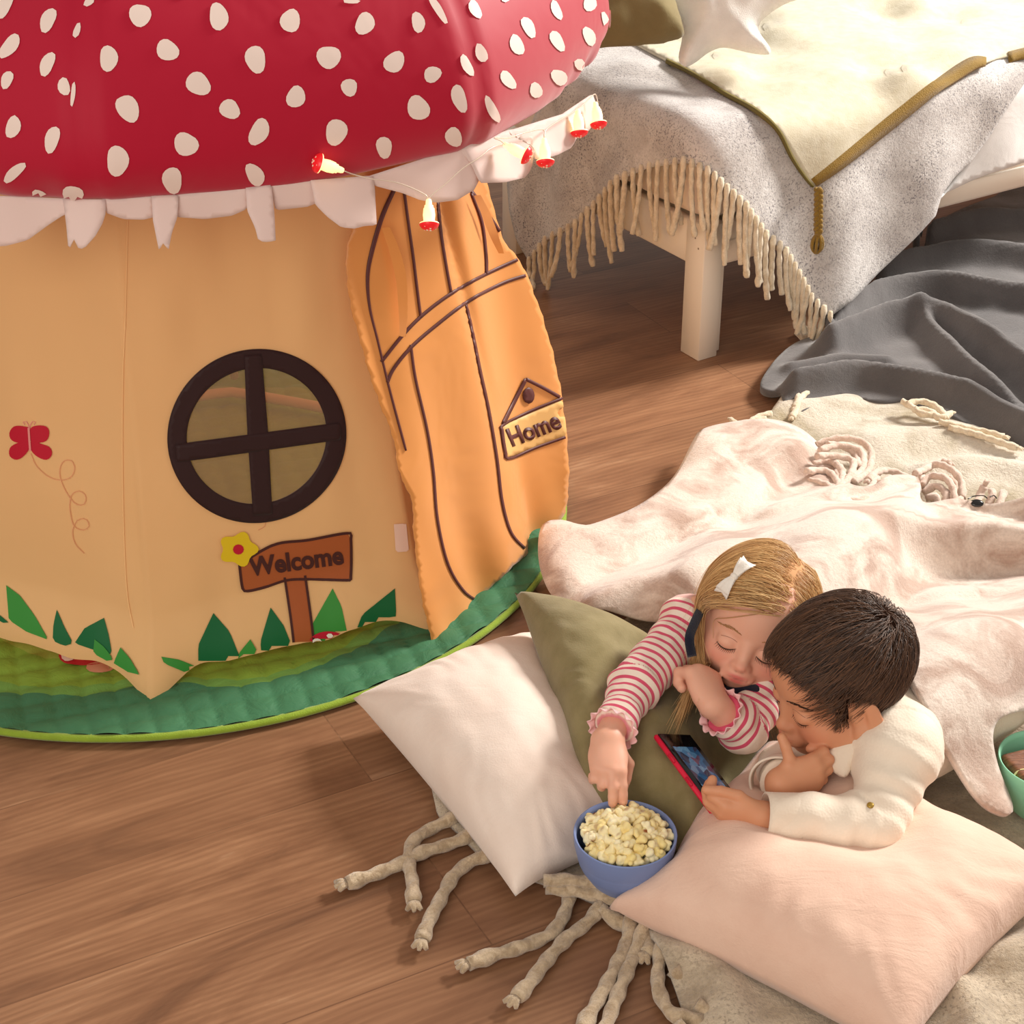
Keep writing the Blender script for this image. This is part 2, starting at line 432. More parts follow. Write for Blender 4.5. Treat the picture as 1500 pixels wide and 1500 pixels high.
M_sign = plain('sign_brown', (168, 88, 44), .6); M_signtext = plain('sign_text', (72, 34, 30), .6)
M_gd = plain('print_dark_green', (16, 98, 52), .55); M_gm = plain('print_mid_green', (58, 140, 56), .55)
M_yel = plain('print_yellow', (222, 190, 30), .55); M_prred = plain('print_red', (190, 22, 48), .55)
M_white = plain('print_white', (240, 228, 214), .55); M_pink = plain('print_pink', (226, 142, 134), .6); M_line = plain('print_hairline', (222, 156, 112), .6); M_seam = plain('seam_thread', (240, 190, 132), .6)
WC = (375.5, 638.0)
WIN = [(375.5+130.5*math.cos(a)*(1), 638+127*math.sin(a)-4*math.cos(a)) for a in np.linspace(0, 2*math.pi, 60, endpoint=False)]
def build_walls():
    zs = np.linspace(0, 1, 110); prof = [(.575-.075*sstep(0, .8, z)+.035*(1-sstep(0, .13, z)), .012+.87*z) for z in zs]
    n = 560; V, F = ring_surface(prof, n, .22, .010)
    # hem: loose edge, foot of the pole at each corner
    th = np.linspace(0, 2*np.pi, n, endpoint=False)+VA0; a = np.abs((th-VA0+math.pi/8) % (math.pi/4)-math.pi/8)
    foot = np.exp(-(a/.075)**2); hem = .030*(1-foot)+.012*vnoise(th*14, th*0+2)*(1-foot)
    low = (1-sstep(0, .25, zs))[:, None]
    V[..., 2] += hem[None]*low
    push = low**2*(foot*.028)[None]; V[..., 0] += push*np.cos(th)[None]; V[..., 1] += push*np.sin(th)[None]
    V = V.reshape(-1, 3); c = proj(np.array([V[f].mean(0) for f in F])); front = np.array([V[f][:, 1].mean() for f in F]) < CY
    cut = inside(c, 750*0+np.array([(WC[0]+(x-WC[0])*.93, WC[1]+(y-WC[1])*.93) for x, y in WIN])) & front
    F2 = [f for f, k in zip(F, cut) if not k]
    mb = MB().add(V, F2, 0); pr = Print(V, F, mb)
    # butterfly and its looping trail
    for w in ([(44, 628), (36, 624), (22, 624), (15, 633), (17, 643), (27, 648), (44, 646)], [(44, 646), (28, 648), (16, 655), (15, 667), (24, 673), (34, 669), (43, 658)],
              [(45, 628), (54, 623), (68, 624), (73, 632), (70, 644), (60, 648), (46, 646)], [(46, 646), (62, 650), (74, 655), (77, 665), (70, 673), (58, 670), (47, 660)]): pr.area(w, 5, .0018, 4)
    pr.stroke([(43, 626), (44, 640), (45.5, 660)], 3, 7, .0028); pr.stroke([(43, 628), (41, 619), (36, 616), (34, 620), (37, 622)], 1.3, 7); pr.stroke([(44, 628), (46, 619), (51, 616), (53, 620), (50, 622)], 1.3, 7)
    pr.stroke([(46, 664), (54, 682), (72, 698), (92, 703), (106, 697), (110, 684), (104, 674), (93, 676), (88, 690), (91, 706), (100, 724), (112, 738), (124, 738), (126, 726), (117, 719), (106, 724), (103, 738), (104, 752), (109, 770), (122, 776), (131, 770), (126, 760), (114, 762), (107, 778), (111, 796), (124, 810)], 1.3, 8)
    pr.stroke([(388, 760), (388, 770), (378, 776)], 1.3, 8)
    # stitched seam between the two front panels
    pr.stroke([(187, 316), (184, 440), (180, 600), (181, 740), (186, 860), (196, 920)], 1.6, 10, .0016)
    # welcome sign
    pr.area([(417, 845), (447, 842), (455, 900), (459, 952), (432, 956), (426, 910)], 4, .0018, 8, False); 
    for l in ([(416, 845), (425, 905), (431, 955)], [(446, 842), (454, 900), (460, 950)]): pr.stroke(l, 3.6, 3, .003)
    sign = [(350, 826), (400, 797), (450, 790), (508, 780), (513, 790), (513, 845), (508, 850), (455, 848), (420, 849), (385, 860), (360, 865), (354, 858)]
    pr.area(sign, 4, .0024, 8, False); pr.stroke(sign+[sign[0]], 4, 3, .0034)
    pr.text('Welcome', 3, (365, 842), (503, 824), 27, .0040, .034)
    pr.area([(348+26*math.cos(t)*(1+.16*math.cos(5*t)), 803+23*math.sin(t)*(1+.16*math.cos(5*t))) for t in np.linspace(0, 6.283, 40, endpoint=False)], 6, .0044, 5, False)
    pr.area([(348+8*math.cos(t), 803+7.5*math.sin(t)) for t in np.linspace(0, 6.283, 16, endpoint=False)], 5, .0052, 4)
    # grass blades along the hem
    def blade(pts, mi, off=.002): pr.area(pts, mi, off, 8, False)
    blade([(10, 857), (30, 872), (52, 902), (72, 937), (40, 925), (14, 908)], 2); blade([(84, 893), (96, 920), (108, 942), (95, 946), (78, 938), (79, 915)], 1)
    blade([(153, 905), (160, 930), (165, 958), (140, 952), (110, 942), (125, 920)], 1); blade([(140, 936), (155, 948), (168, 965), (160, 968), (138, 956)], 2, .0034); blade([(178, 948), (192, 964), (206, 988), (190, 984), (168, 970)], 2, .0034)
    blade([(0, 900), (14, 912), (0, 912)], 1)
    blade([(312, 898), (336, 925), (351, 962), (343, 980), (290, 983), (290, 945)], 1); blade([(236, 962), (262, 966), (288, 976), (270, 984), (240, 972)], 2); blade([(366, 936), (382, 962), (386, 972), (344, 980), (350, 955)], 2, .0034)
    blade([(396, 890), (415, 916), (429, 950), (384, 970), (381, 940)], 1); blade([(487, 862), (500, 888), (510, 935), (458, 950), (455, 918)], 2, .0014); blade([(578, 862), (580, 900), (568, 936), (512, 946), (530, 900)], 1)
    pr.area([(449, 948), (456, 932), (472, 925), (490, 925), (506, 932), (513, 944), (490, 950), (462, 952)], 5, .003, 6)
    for x, y, r in ((463, 938, 6), (482, 930, 4.5), (489, 940, 7), (503, 936, 4), (473, 948, 4.5), (506, 944, 3.5), (455, 948, 3)): pr.area([(x+r*1.15*math.cos(t), y+r*.75*math.sin(t)) for t in np.linspace(0, 6.283, 12, endpoint=False)], 9, .0042, 4)
    pr.stroke([(428, 954), (450, 956), (466, 953)], 7, 3, .0034)
    o = mb.build('tent_wall', [M_cream, M_gd, M_gm, M_signtext, M_sign, M_prred, M_yel, M_pink, M_line, M_white, M_seam], tent)
    # seams of the panels next to the window, velcro square
    mb2 = MB(); p2 = Print(V, F, mb2)
    p2.area([(576, 767), (594, 766), (598, 807), (579, 808)], 0, .003, 6, False); mb2.build('hook_tape', M_velcro, tent)
    # window: brown ring with cross and gauze pane
    mb3 = MB(); p3 = Print(V, F, mb3); inner = [(WC[0]+(x-WC[0])*.785, WC[1]+(y-WC[1])*.785) for x, y in WIN]
    p3.area(WIN, 0, .004, 6, True, [inner]); p3.area([(357, 520), (382, 518), (392, 640), (398, 752), (370, 754), (362, 640)], 0, .0055, 6, False); p3.area([(256, 650), (497, 618), (498, 643), (258, 676)], 0, .006, 6, False)
    fr = solid(mb3.build('window_frame', M_brown, tent), .004)
    mb4 = MB(); p4 = Print(V, F, mb4); p4.area([(WC[0]+(x-WC[0])*.9, WC[1]+(y-WC[1])*.9) for x, y in WIN], 0, .0015, 8)
    mb4.build('window_mesh', M_gauze, fr)
def gauze():
    m, nt, bs = new_mat('window_gauze'); bs.inputs['Base Color'].default_value = lin((238, 205, 165)); bs.inputs['Roughness'].default_value = .5
    t = nt.nodes.new('ShaderNodeBsdfTransparent'); x = nt.nodes.new('ShaderNodeMixShader'); x.inputs[0].default_value = .22
    nt.links.new(t.outputs[0], x.inputs[1]); nt.links.new(bs.outputs[0], x.inputs[2]); nt.links.new(x.outputs[0], nt.nodes['Material Output'].inputs[0]); return m
M_gauze = gauze(); M_velcro = plain('pale_hook_tape', (240, 205, 185), .8); M_pole = plain('pale_tent_pole', (228, 196, 176), .5)
build_walls()
# inner pole ring seen through the window
th = np.linspace(0, 2*np.pi, 81); V, F = tube(np.stack([CX+octo(th, .40, .2)*np.cos(th), CY+octo(th, .40, .2)*np.sin(th), 0*th+.04], 1), .011, 8, cap=False); mesh('pole_hoop', V, F, M_pole, tent)
for k in range(8):
    a = VA0+k*math.pi/4; R = .455; V, F = tube([(CX+(R+.03)*math.cos(a), CY+(R+.03)*math.sin(a), .03), (CX+R*math.cos(a), CY+R*math.sin(a), .3), (CX+.42*math.cos(a), CY+.42*math.sin(a), .86)], .009, 8); mesh('pole', V, F, M_pole, tent)
# roof
RZ = .85
M_red = taffeta('red_polyester', (184, 0, 46), .55, .22, .12, .4); M_spot = taffeta('white_spot_print', (246, 226, 216), .5, .3, .1)
SPOTS = [(205, 23, 15, 18, 0), (320, 25, 14, 20, -20), (425, 31, 14, 18, -10), (534, 35, 14.5, 16, 5), (159, 86, 14, 18, -10), (245, 74, 16, 16, 0), (290, 123, 18.5, 16.5, 10), (374, 87, 16, 19, -8), (481, 84, 16.5, 18, 0), (187, 159, 14.5, 23, -28), (336, 160, 15.5, 14, 0), (433, 142, 14, 16, -10), (511, 128, 13, 12, 0), (577, 91, 14, 17, 20), (379, 193, 14, 20, 20), (272, 211, 17, 18, 5), (172, 235, 17, 21, -10), (252, 263, 15.5, 18, 0), (373, 255, 12, 18, -45), (492, 193, 17, 18, 10), (633, 109, 14, 11, -10), (612, 158, 16, 18.5, 0), (562, 215, 12.5, 15, -10), (612, 33, 10, 15, -20), (664, 200, 11, 16, -30), (514, 2, 13, 4, 0), (672, 144, 11, 20, -15), (131, 3, 9, 6, -30),
         (641, 14, 6, 23, -33), (695, 14, 8, 14, -25), (773, 40, 9, 16, -30), (814, 15, 7, 15, -20), (756, 66, 9, 17, -30), (815, 60, 9, 16, -30), (704, 78, 8, 15, -28), (683, 96, 7, 17, -24), (743, 117, 9, 15, -35), (818, 113, 10, 14, -35), (862, 53, 8, 16, -18), (848, 94, 7, 10, -20), (720, 160, 7, 21, -24), (784, 132, 9, 12, -35), (820, 155, 8, 15, -40), (782, 178, 10, 8, 0), (863, 5, 10, 12, -20), (889, 68, 5, 10, -10), (890, 105, 3.5, 11, 0), (886, 30, 5, 14, -20), (740, -4, 7, 8, 0),
         (71, 30, 11, 18, 28), (15, 68, 11, 20, 35), (70, 94, 10, 18, 28), (11, 117, 9, 13, 25), (94, 127, 9, 13, 0), (107, 138, 3.5, 18, 5), (20, 186, 10, 18, 22), (77, 204, 11, 19, 18), (22, 252, 8, 20, 52), (8, 8, 10, 20, 28), (113, 45, 5, 12, 15), (58, 284, 13, 6, 20), (107, 284, 14, 14, 0), (160, -14, 14, 12, 0), (270, -16, 14, 14, 0)]
def build_roof():
    prof = [(.665, .838), (.697, .843), (.712, .858), (.724, .89), (.724, .93), (.712, .98), (.686, 1.035), (.645, 1.09), (.59, 1.145), (.52, 1.20), (.44, 1.25), (.34, 1.295), (.23, 1.33), (.11, 1.352), (.02, 1.36)]
    prof = catmull(prof, 6); n = 400; V, F = ring_surface(prof, n, .2, 0, .012)
    th = np.linspace(0, 2*np.pi, n, endpoint=False)+VA0; a = np.abs((th-VA0+math.pi/8) % (math.pi/4)-math.pi/8)
    low = np.exp(-((prof[:, 1]-.85)/.03)**2)[:, None]      # elastic gathers at the rim
    g = (.006*np.sin(th*46+2*np.sin(th*5))*np.clip(np.sin(th*3+1.3), 0, 1))[None]*low
    V[..., 0] += g*np.cos(th); V[..., 1] += g*np.sin(th); V[..., 2] += (.012*np.cos(8*(th-VA0))-.006)[None]*low*.5
    V[..., 0] += .020; V[..., 1] += .004
    V = V.reshape(-1, 3); mb = MB().add(V, F, 0); pr = Print(V, F, mb)
    r = random.Random(3)
    for x, y, rx, ry, ang in SPOTS:
        A = math.radians(-ang if False else ang); pts = []
        e = 2.5; m = 12; ph = r.random()*6
        for k in range(m):
            t = 2*math.pi*k/m; q = 1+.09*math.sin(2*t+ph)+.07*math.sin(3*t+ph*2)
            u, v = rx*math.cos(t)*q, ry*math.sin(t)*q; A2 = math.radians(ang); pts.append((x+u*math.cos(A2)-v*math.sin(A2), y+u*math.sin(A2)+v*math.cos(A2)))
        pr.area(pts, 1, .0015, 6)
    # the same print carries on round the far side
    bv = pr.t
    for k in range(150):
        a = r.uniform(0, 6.283); z = r.uniform(.88, 1.3); d = Vector((-math.cos(a), -math.sin(a), 0)); h, nn, i, t = bv.ray_cast(Vector((CX, CY, z))-d*2, d)
        if h is None: continue
        q = proj([h])[0]
        if nn.dot(Vector((0, 0, CAMZ))-h) > 0 and -40 < q[0] and q[1] > -30: continue
        nn = nn if nn.dot(d) < 0 else -nn; t1 = nn.cross(Vector((0, 0, 1))).normalized(); t2 = nn.cross(t1); s = r.uniform(.012, .017)
        pts = [np.array(h+nn*.004+(t1*math.cos(b)+t2*math.sin(b)*1.15)*s) for b in np.linspace(0, 6.283, 14, endpoint=False)]; mb.add(pts, [list(range(14))], 1)
    mb.build('roof', [M_red, M_spot], tent)
build_roof()
# scalloped white valance
M_val = taffeta('white_voile', (246, 226, 220), .6, .2, .3, .2, .15)
def valance(poly, out, fold):
    def f(p):
        dx, dy = p[:, 0]-CX-.02, p[:, 1]-CY-.004; th = np.arctan2(dy, dx); dz = RZ-p[:, 2]
        return np.hypot(dx, dy)-(octo(th, .700, .35)+out*np.clip(dz/.08, -.3, 1.5)+fold*np.sin(th*34)*np.clip(dz/.06, 0, 1))
    v, fc = fill(poly, 7, False); V, ok = march(v, f, 1.6, 3.4, 160); o = mesh('valance', V, [t[::-1] for t in fc], M_val, tent); solid(o, .0012)
VAL = [([(-60, 286), (0, 287), (50, 289), (98, 291), (100, 312), (88, 318), (70, 330), (40, 352), (10, 360), (-60, 366)], .012, .004),
       ([(92, 290), (125, 292), (155, 292), (155, 312), (150, 328), (140, 345), (125, 362), (116, 366), (108, 350), (103, 362), (100, 364), (97, 330)], .03, .005),
       ([(150, 292), (226, 287), (226, 318), (210, 322), (180, 321), (156, 312)], .008, .003),
       ([(222, 287), (262, 285), (260, 318), (252, 340), (247, 366), (239, 356), (233, 367), (229, 348), (224, 322)], .035, .004),
       ([(255, 286), (372, 273), (362, 306), (340, 316), (300, 321), (258, 318)], .008, .004),
       ([(360, 275), (398, 270), (402, 312), (404, 353), (386, 355), (378, 350), (374, 334), (362, 308)], .032, .004),
       ([(395, 271), (480, 262), (470, 295), (450, 303), (404, 308)], .008, .003),
       ([(455, 264), (546, 257), (549, 275), (552, 330), (534, 331), (520, 335), (500, 333), (480, 318), (462, 300)], .03, .004),
       ([(540, 258), (680, 213), (700, 245), (703, 262), (695, 278), (670, 293), (640, 297), (615, 293), (590, 283), (548, 272)], .02, .003),
       ([(672, 216), (745, 190), (778, 186), (783, 222), (779, 246), (770, 260), (740, 267), (704, 268), (690, 240)], .03, .004),
       ([(740, 193), (830, 165), (846, 180), (847, 198), (838, 216), (815, 228), (784, 234), (780, 215)], .03, .004),
       ([(822, 168), (868, 137), (876, 160), (872, 178), (862, 192), (848, 198), (836, 190)], .03, .003)]
for a in VAL: valance(*a)
# door flap
M_door = taffeta('orange_polyester', (232, 156, 82), .38, .4, .1, .2, .35, 5); M_ink = plain('door_ink', (92, 48, 46), .5); M_tan = plain('door_sign_tan', (226, 178, 112), .5)
def build_door():
    a, b, c = np.array([-.145, 2.395, .03]), np.array([.135, 2.865, .03]), np.array([-.225, 2.485, .80])
    u = b-a; u /= np.linalg.norm(u); nn = np.cross(u, c-a); nn /= np.linalg.norm(nn); nn = nn if nn[1] < 0 else -nn
    def f(p):
        s = (p-a)@u; z = p[:, 2]; h = np.clip(z/.8, 0, 1.1)
        w = .014*np.sin(s*26+1.5*h+.6)*(.35+.65*(1-h)) + .012*np.sin(s*13-.8) - .045*np.exp(-((s-.02)/.05)**2)*np.clip(h*1.2, .15, 1)  + .004*np.sin(s*60+8*h)*np.clip(1-3*h, 0, 1)
        w += -.02*np.exp(-((s-.33+.12*h)/.02)**2)*np.clip((h-.25)*2, 0, 1)
        return (p-a)@nn-w
    out = [(556, 255), (640, 235), (705, 255), (735, 345), (765, 388), (790, 450), (812, 525), (826, 600), (833, 680), (831, 735), (822, 762), (795, 792), (765, 818), (725, 855), (695, 884), (668, 925), (645, 963), (636, 950), (627, 915), (619, 880), (612, 830), (606, 775), (604, 735), (585, 690), (576, 640), (556, 590), (541, 545), (530, 505), (515, 450), (508, 400), (509, 360), (522, 325), (548, 290)]
    # crinkled hem
    q = catmull(out, 10, True); t = np.gradient(q, axis=0); t /= np.linalg.norm(t, axis=1)[:, None]; nrm = np.stack([-t[:, 1], t[:, 0]], 1); k = np.arange(len(q)); q = q+nrm*(.8*np.sin(k*1.9)+.7*np.sin(k*.83))[:, None]
    v, fc = fill(q, 6, False); V, ok = march(v, f, 1.8, 4, 200); F = [g[::-1] for g in fc]
    mb = MB().add(V, F, 0); pr = Print(V, F, mb)
    for l, w in (([(578, 275), (560, 315), (545, 365), (538, 405), (541, 450), (553, 500), (570, 570), (590, 645), (594, 660)], [5, 6, 6, 5, 3.5, 3, 3, 3, 2]),
                 ([(591, 278), (598, 330), (605, 380), (613, 445), (616, 465)], 3.4), ([(640, 285), (645, 340), (653, 390), (660, 428)], 3.4), ([(690, 283), (705, 325), (711, 370), (712, 402)], 3.6),
                 ([(690, 280), (722, 325), (750, 368), (765, 390), (778, 412), (784, 432)], 4),
                 ([(558, 530), (590, 490), (620, 460), (660, 430), (710, 402), (762, 378)], 4.5), ([(567, 560), (576, 540), (602, 508), (640, 475), (684, 442), (735, 415), (774, 402)], 4.5),
                 ([(601, 505), (608, 555), (625, 630), (634, 690), (640, 760), (655, 825), (678, 865), (702, 882)], 3.2), ([(682, 445), (692, 490), (703, 545), (715, 600), (727, 670), (735, 735), (748, 780), (768, 803)], 3.4)): pr.stroke(l, w, 1, .002)
    pr.area([(735, 622), (823, 585), (829, 632), (826, 640), (742, 671), (737, 664)], 2, .002, 7, False)
    pr.stroke([(823, 583), (780, 600), (736, 622), (734, 632), (739, 664), (744, 672), (785, 655), (827, 640)], 3.6, 1, .003); pr.stroke([(736, 620), (751, 590), (769, 555)], 5, 1, .003); pr.stroke([(769, 555), (795, 568), (823, 584)], 5, 1, .003)
    pr.area([(773+8.5*math.cos(t), 579+12*math.sin(t)) for t in np.linspace(0, 6.283, 18, endpoint=False)], 1, .003, 5)
    pr.text('Home', 1, (748, 654), (822, 625), 27, .0035, .026)
    o = solid(mb.build('door_flap', [M_door, M_ink, M_tan], tent), .0015)
    def strip(line, w, off):
        V2, F2 = ribbon(line, w, 6); mb = MB(); p2 = Print(V, F, mb)
        h = p2.hit(V2, off); h = [x for x in h]
        if all(x is not None for x in h):
            mm = len(h)//2; hh = np.array(h); hh[mm:] += np.array([.006, -.004, 0]); mesh('tie_strap', hh, F2, M_door, o)
    strip([(556, 330), (568, 365), (577, 405), (580, 450), (580, 490)], [6, 9, 9, 7, 3], .014); strip([(686, 286), (700, 315), (712, 345), (723, 370)], [5, 9, 8, 3], .012)
build_door()
# ================================================================= helpers for textiles
def heightfield(feats, base, zref=.05, amp=.004, sc=9, seed=0):
    """height over the floor from ridges (polyline, height, width) and plateaus (outline, height, edge)"""
    R = []
    for f in feats:
        k, l, h, w = f[:4]; zr = f[4] if len(f) > 4 else zref
        l = catmull(np.array(l, float), 6) if k == 'r' else np.array(l, float)
        R.append((k, PP(l, zr)[:, :2], h, w))
    def z(q):
        o = np.full(len(q), float(base))
        for k, l, h, w in R:
            if k == 'r':
                d = line_dist(q, l); v = h*np.exp(-(d/w)**2)
            else: v = h*sstep(-w, w, sdist(q, l))
            o = o+v if h < 0 or k == 'p' else np.maximum(o, base+v)*.65+(o+v)*.35
        return o+amp*(vnoise(q[:, 0]*sc+seed, q[:, 1]*sc)+.5*vnoise(q[:, 0]*sc*2.3+seed, q[:, 1]*sc*2.1+5))*2
    return z
def floor_sheet(name, outline, zf, m, label=None, cat=None, step=.011, thick=.01, parent=None, smooth=True, zr=.05):
    q = catmull(np.array(outline, float), 8, True) if smooth else np.array(outline, float)
    w = PP(q, zr)
    for _ in range(8):
        z = zf(w[:, :2]); w = np.array([P(a[0], a[1], min(max(b, 0), .5)) for a, b in zip(q, z)])
    v, f = fill(w[:, :2], step, False); V = np.c_[v, zf(v)]
    a, b, c = V[f[0][0]], V[f[0][1]], V[f[0][2]]
    if np.cross(b-a, c-a)[2] < 0: f = [t[::-1] for t in f]
    o = mesh(name, V, f, m, parent); solid(o, thick)
    if label: tag(o, label, cat)
    return o
def knot_rope(path, r, m, parent, name='tassel', sides=8, knot=True, twist=140, tuft=3, rn=None):
    rn = rn or random
    p = resample(catmull(np.asarray(path, float), 8), r*.7); n = len(p); rr = np.full(n, r)*(1+.06*np.sin(np.arange(n)*.7))
    if knot:
        k = np.arange(n); rr *= 1+.15*np.exp(-((k-(n-4))/2.0)**2)
    mb = MB().add(*tube(p, rr, sides, 2, twist, .13))
    if tuft:
        d = p[-1]-p[-3]; d /= np.linalg.norm(d)+1e-9; sd = np.cross(d, [0, 0, 1]); sd /= np.linalg.norm(sd)+1e-9
        for k in range(tuft):
            a = (k-(tuft-1)/2)*.6; e = p[-1]+(d*math.cos(a)+sd*math.sin(a))*r*1.9; mb.add(*tube([p[-1], (p[-1]+e)/2+[0, 0, r*.2], e], [r*.7, r*.55, r*.3], 6))
    return mb.build(name, m, parent)
def woolly(name, c, c2, c3=None, sc=7, lo=.42, hi=.62, fleck=None, fscale=220, stretch=(1, 1, 1), bstr=.35, bd=.012, sheen=.5, fine=260):
    """brushed wool: soft mottling, fibre streaks, optional dark flecks"""
    m, nt, bs = new_mat(name); co = coords(nt)
    n1 = noise(nt, sc, 5, coords(nt, stretch), .62, .5); n2 = noise(nt, fine, 4, co, .7)
    col = ramp(nt, n1, [(lo, lin(c)), (hi, lin(c2))])
    if c3: col = mixc(nt, ramp(nt, noise(nt, sc*2.1, 4, co, .6, .8), [(.46, (0, 0, 0)), (.62, (.9, .9, .9))]), col, lin(c3))
    col = mixc(nt, .55, col, ramp(nt, n2, [(.3, (.76, .75, .74)), (.62, (1.08, 1.08, 1.08))]), 'MULTIPLY')
    if fleck:
        fk = ramp(nt, noise(nt, fscale, 2, co, .6), [(.54, (0, 0, 0)), (.63, (1, 1, 1))]); z = ramp(nt, noise(nt, 9, 3, co), [(.35, (.25, .25, .25)), (.65, (1, 1, 1))])
        col = mixc(nt, mixc(nt, 1.0, fk, z, 'MULTIPLY'), col, lin(fleck))
    nt.links.new(col, bs.inputs['Base Color']); bs.inputs['Roughness'].default_value = .95; bs.inputs['Specular IOR Level'].default_value = .05
    bs.inputs['Sheen Weight'].default_value = sheen; bs.inputs['Sheen Roughness'].default_value = .6
    h = math_n(nt, 'ADD', noise(nt, 90, 5, co, .7, .6), math_n(nt, 'MULTIPLY', n2, .5)); bump(nt, bs, h, bstr, bd); return m

# ================================================================= BED
C0 = np.array([.40, 3.51]); BU = np.array([.843, .537]); BV = np.array([-.537, .843])
BA = np.array([[*BU, 0], [*BV, 0], [0, 0, 1]])
def bp(a, b, z): return np.array([*(C0+a*BU+b*BV), z])
M_bedpaint = plain('white_bed_paint', (238, 226, 210), .45, .4)
bed = thing('bed', bp(.75, .4, 0), 'white painted wooden child bed standing on the plank floor', 'bed')
BL, BW, RZ0, RZ1 = 1.75, .80, .21, .305
for nm, a, b in (('leg', .032, .032), ('leg', .032, BW-.032), ('leg', BL-.032, .032), ('leg', BL-.032, BW-.032)):
    mb = MB().add(*box(bp(a, b, .155), (.052, .064, .31), BA, .002)); mb.add(*box(bp(a+.034, b+.004, .155), (.018, .046, .30), BA, .002))
    if a < 1 and b < .1:
        for q in (.255, .275): mb.add(*box(bp(a-.0262+.0, b-.006+(q-.265)*.6, q), (.0012, .004, .004), BA, .0005), 1)
    mb.build('leg', [M_bedpaint, plain('screw_hole', (150, 130, 112), .6)], bed)
for b in (.02, BW-.02): MB().add(*box(bp(BL/2, b, (RZ0+RZ1)/2), (BL-.13, .024, RZ1-RZ0), BA, .003)).add(*box(bp(BL/2, b-.004, RZ0+.03), (BL-.13, .026, .05), BA, .003)).build('side_rail', M_bedpaint, bed)
for a in (.02, BL-.02): MB().add(*box(bp(a, BW/2, (RZ0+RZ1)/2), (.024, BW-.13, RZ1-RZ0), BA, .003)).build('end_rail', M_bedpaint, bed)
MB().add(*box(bp(BL/2, BW/2, .285), (BL-.06, BW-.06, .02), BA, .002)).build('slat_base', M_bedpaint, bed)
def soft_box(c, size, ax, bev, wob=.004):
    # subdivided rounded box
    n = 28; V = []; F = []
    h = np.array(size)/2
    for k in range(3):
        i, j = [(1, 2), (2, 0), (0, 1)][k]
        for s in (-1, 1):
            g = np.linspace(-1, 1, n); U, Wv = np.meshgrid(g, g); q = np.zeros((n*n, 3)); q[:, k] = s; q[:, i] = U.ravel(); q[:, j] = Wv.ravel()
            p = q*h; inn = np.clip(p, -(h-bev), h-bev); d = p-inn; L = np.linalg.norm(d, axis=1)[:, None]; p = np.where(L > 1e-9, inn+d/np.maximum(L, 1e-9)*bev, p); o = len(V)*n*n
            p[:, 2] += wob*vnoise(p[:, 0]*11+4, p[:, 1]*11+p[:, 2]*8)*2
            V.append(p)
            for r in range(n-1):
                for t in range(n-1):
                    f = [o+r*n+t, o+r*n+t+1, o+(r+1)*n+t+1, o+(r+1)*n+t]; F.append(f if s > 0 else f[::-1])
    return np.concatenate(V)@np.asarray(ax)+np.asarray(c), F
M_sheet = cloth('pale_blush_sheet', (246, 230, 216), nscale=6, weave=700, wrinkle=.6, wscale=14, bstr=.3)
V, F = soft_box(bp(BL/2, BW/2, .404), (BL-.01, BW-.01, .196), BA, .045, .006); tag(mesh('mattress', V, F, M_sheet), 'pale blush covered mattress on the white bed frame', 'mattress')
TOPZ = .50
def bed_drape(off, flare=.16, fold=.012, top=.012):
    def f(p):
        d = p[:, :2]-C0; a = d@BU; b = d@BV; z = p[:, 2]; hang = np.clip(TOPZ-z, 0, 1)
        f1 = fold*np.sin(b*30+1)*np.clip(hang*6, 0, 1); f2 = fold*np.sin(a*24)*np.clip(hang*6, 0, 1)
        e = -a-(off+flare*hang*.5+f1); s = -b-(off+flare*hang+f2); t = z-(TOPZ+off+top*vnoise(a*9, b*9)*2)
        k = .07
        def smax(x, y): h = np.clip(.5+.5*(x-y)/k, 0, 1); return y*(1-h)+x*h+k*h*(1-h)
        return np.maximum(smax(smax(e, s), t), -z+.004)
    return f
def drape(name, outline, f, m, label=None, cat=None, step=7, thick=.006, smooth=True, parent=None):
    v, fc = fill(np.array(outline, float), step, smooth); V, ok = march(v, f, 2.2, 6.5, 240)
    fc = [t[::-1] for t in fc if ok[t].all()]; a, b, c = (V[i] for i in fc[0])
    if np.cross(b-a, c-a)@(np.array([0, 0, CAMZ])-a) < 0: fc = [t[::-1] for t in fc]
    o = mesh(name, V, fc, m, parent); solid(o, thick)
    if label: tag(o, label, cat)
    return o
M_duvet = cloth('white_duvet', (244, 242, 240), nscale=8, wrinkle=.8, wscale=9, bstr=.35)
drape('duvet', [(1330, 312), (1372, 296), (1395, 270), (1425, 225), (1470, 150), (1500, 100), (1570, 40), (1570, 210), (1500, 238), (1440, 258), (1400, 276)], bed_drape(.018, .05, .006), M_duvet, 'white duvet edge hanging over the bed side rail at the right', 'duvet', thick=.012)
M_greywool = woolly('grey_flecked_wool', (214, 209, 206), (178, 170, 166), None, 8, .40, .64, (104, 98, 104), 250, bstr=.4)
M_fringe = woolly('cream_fringe', (232, 216, 190), (214, 194, 164), None, 40, sheen=.4)
EDGE = [(756, 352), (775, 384), (800, 352), (840, 332), (880, 291), (900, 266), (950, 246), (1005, 238), (1040, 254), (1062, 276), (1092, 303), (1122, 346), (1150, 368), (1170, 402), (1190, 440), (1216, 464)]
throw_d = bed_drape(.026, .17, .012)
gthrow = thing('wool_throw', bp(.2, .2, TOPZ), 'grey flecked wool throw with cream fringe hanging over the bed corner', 'throw')
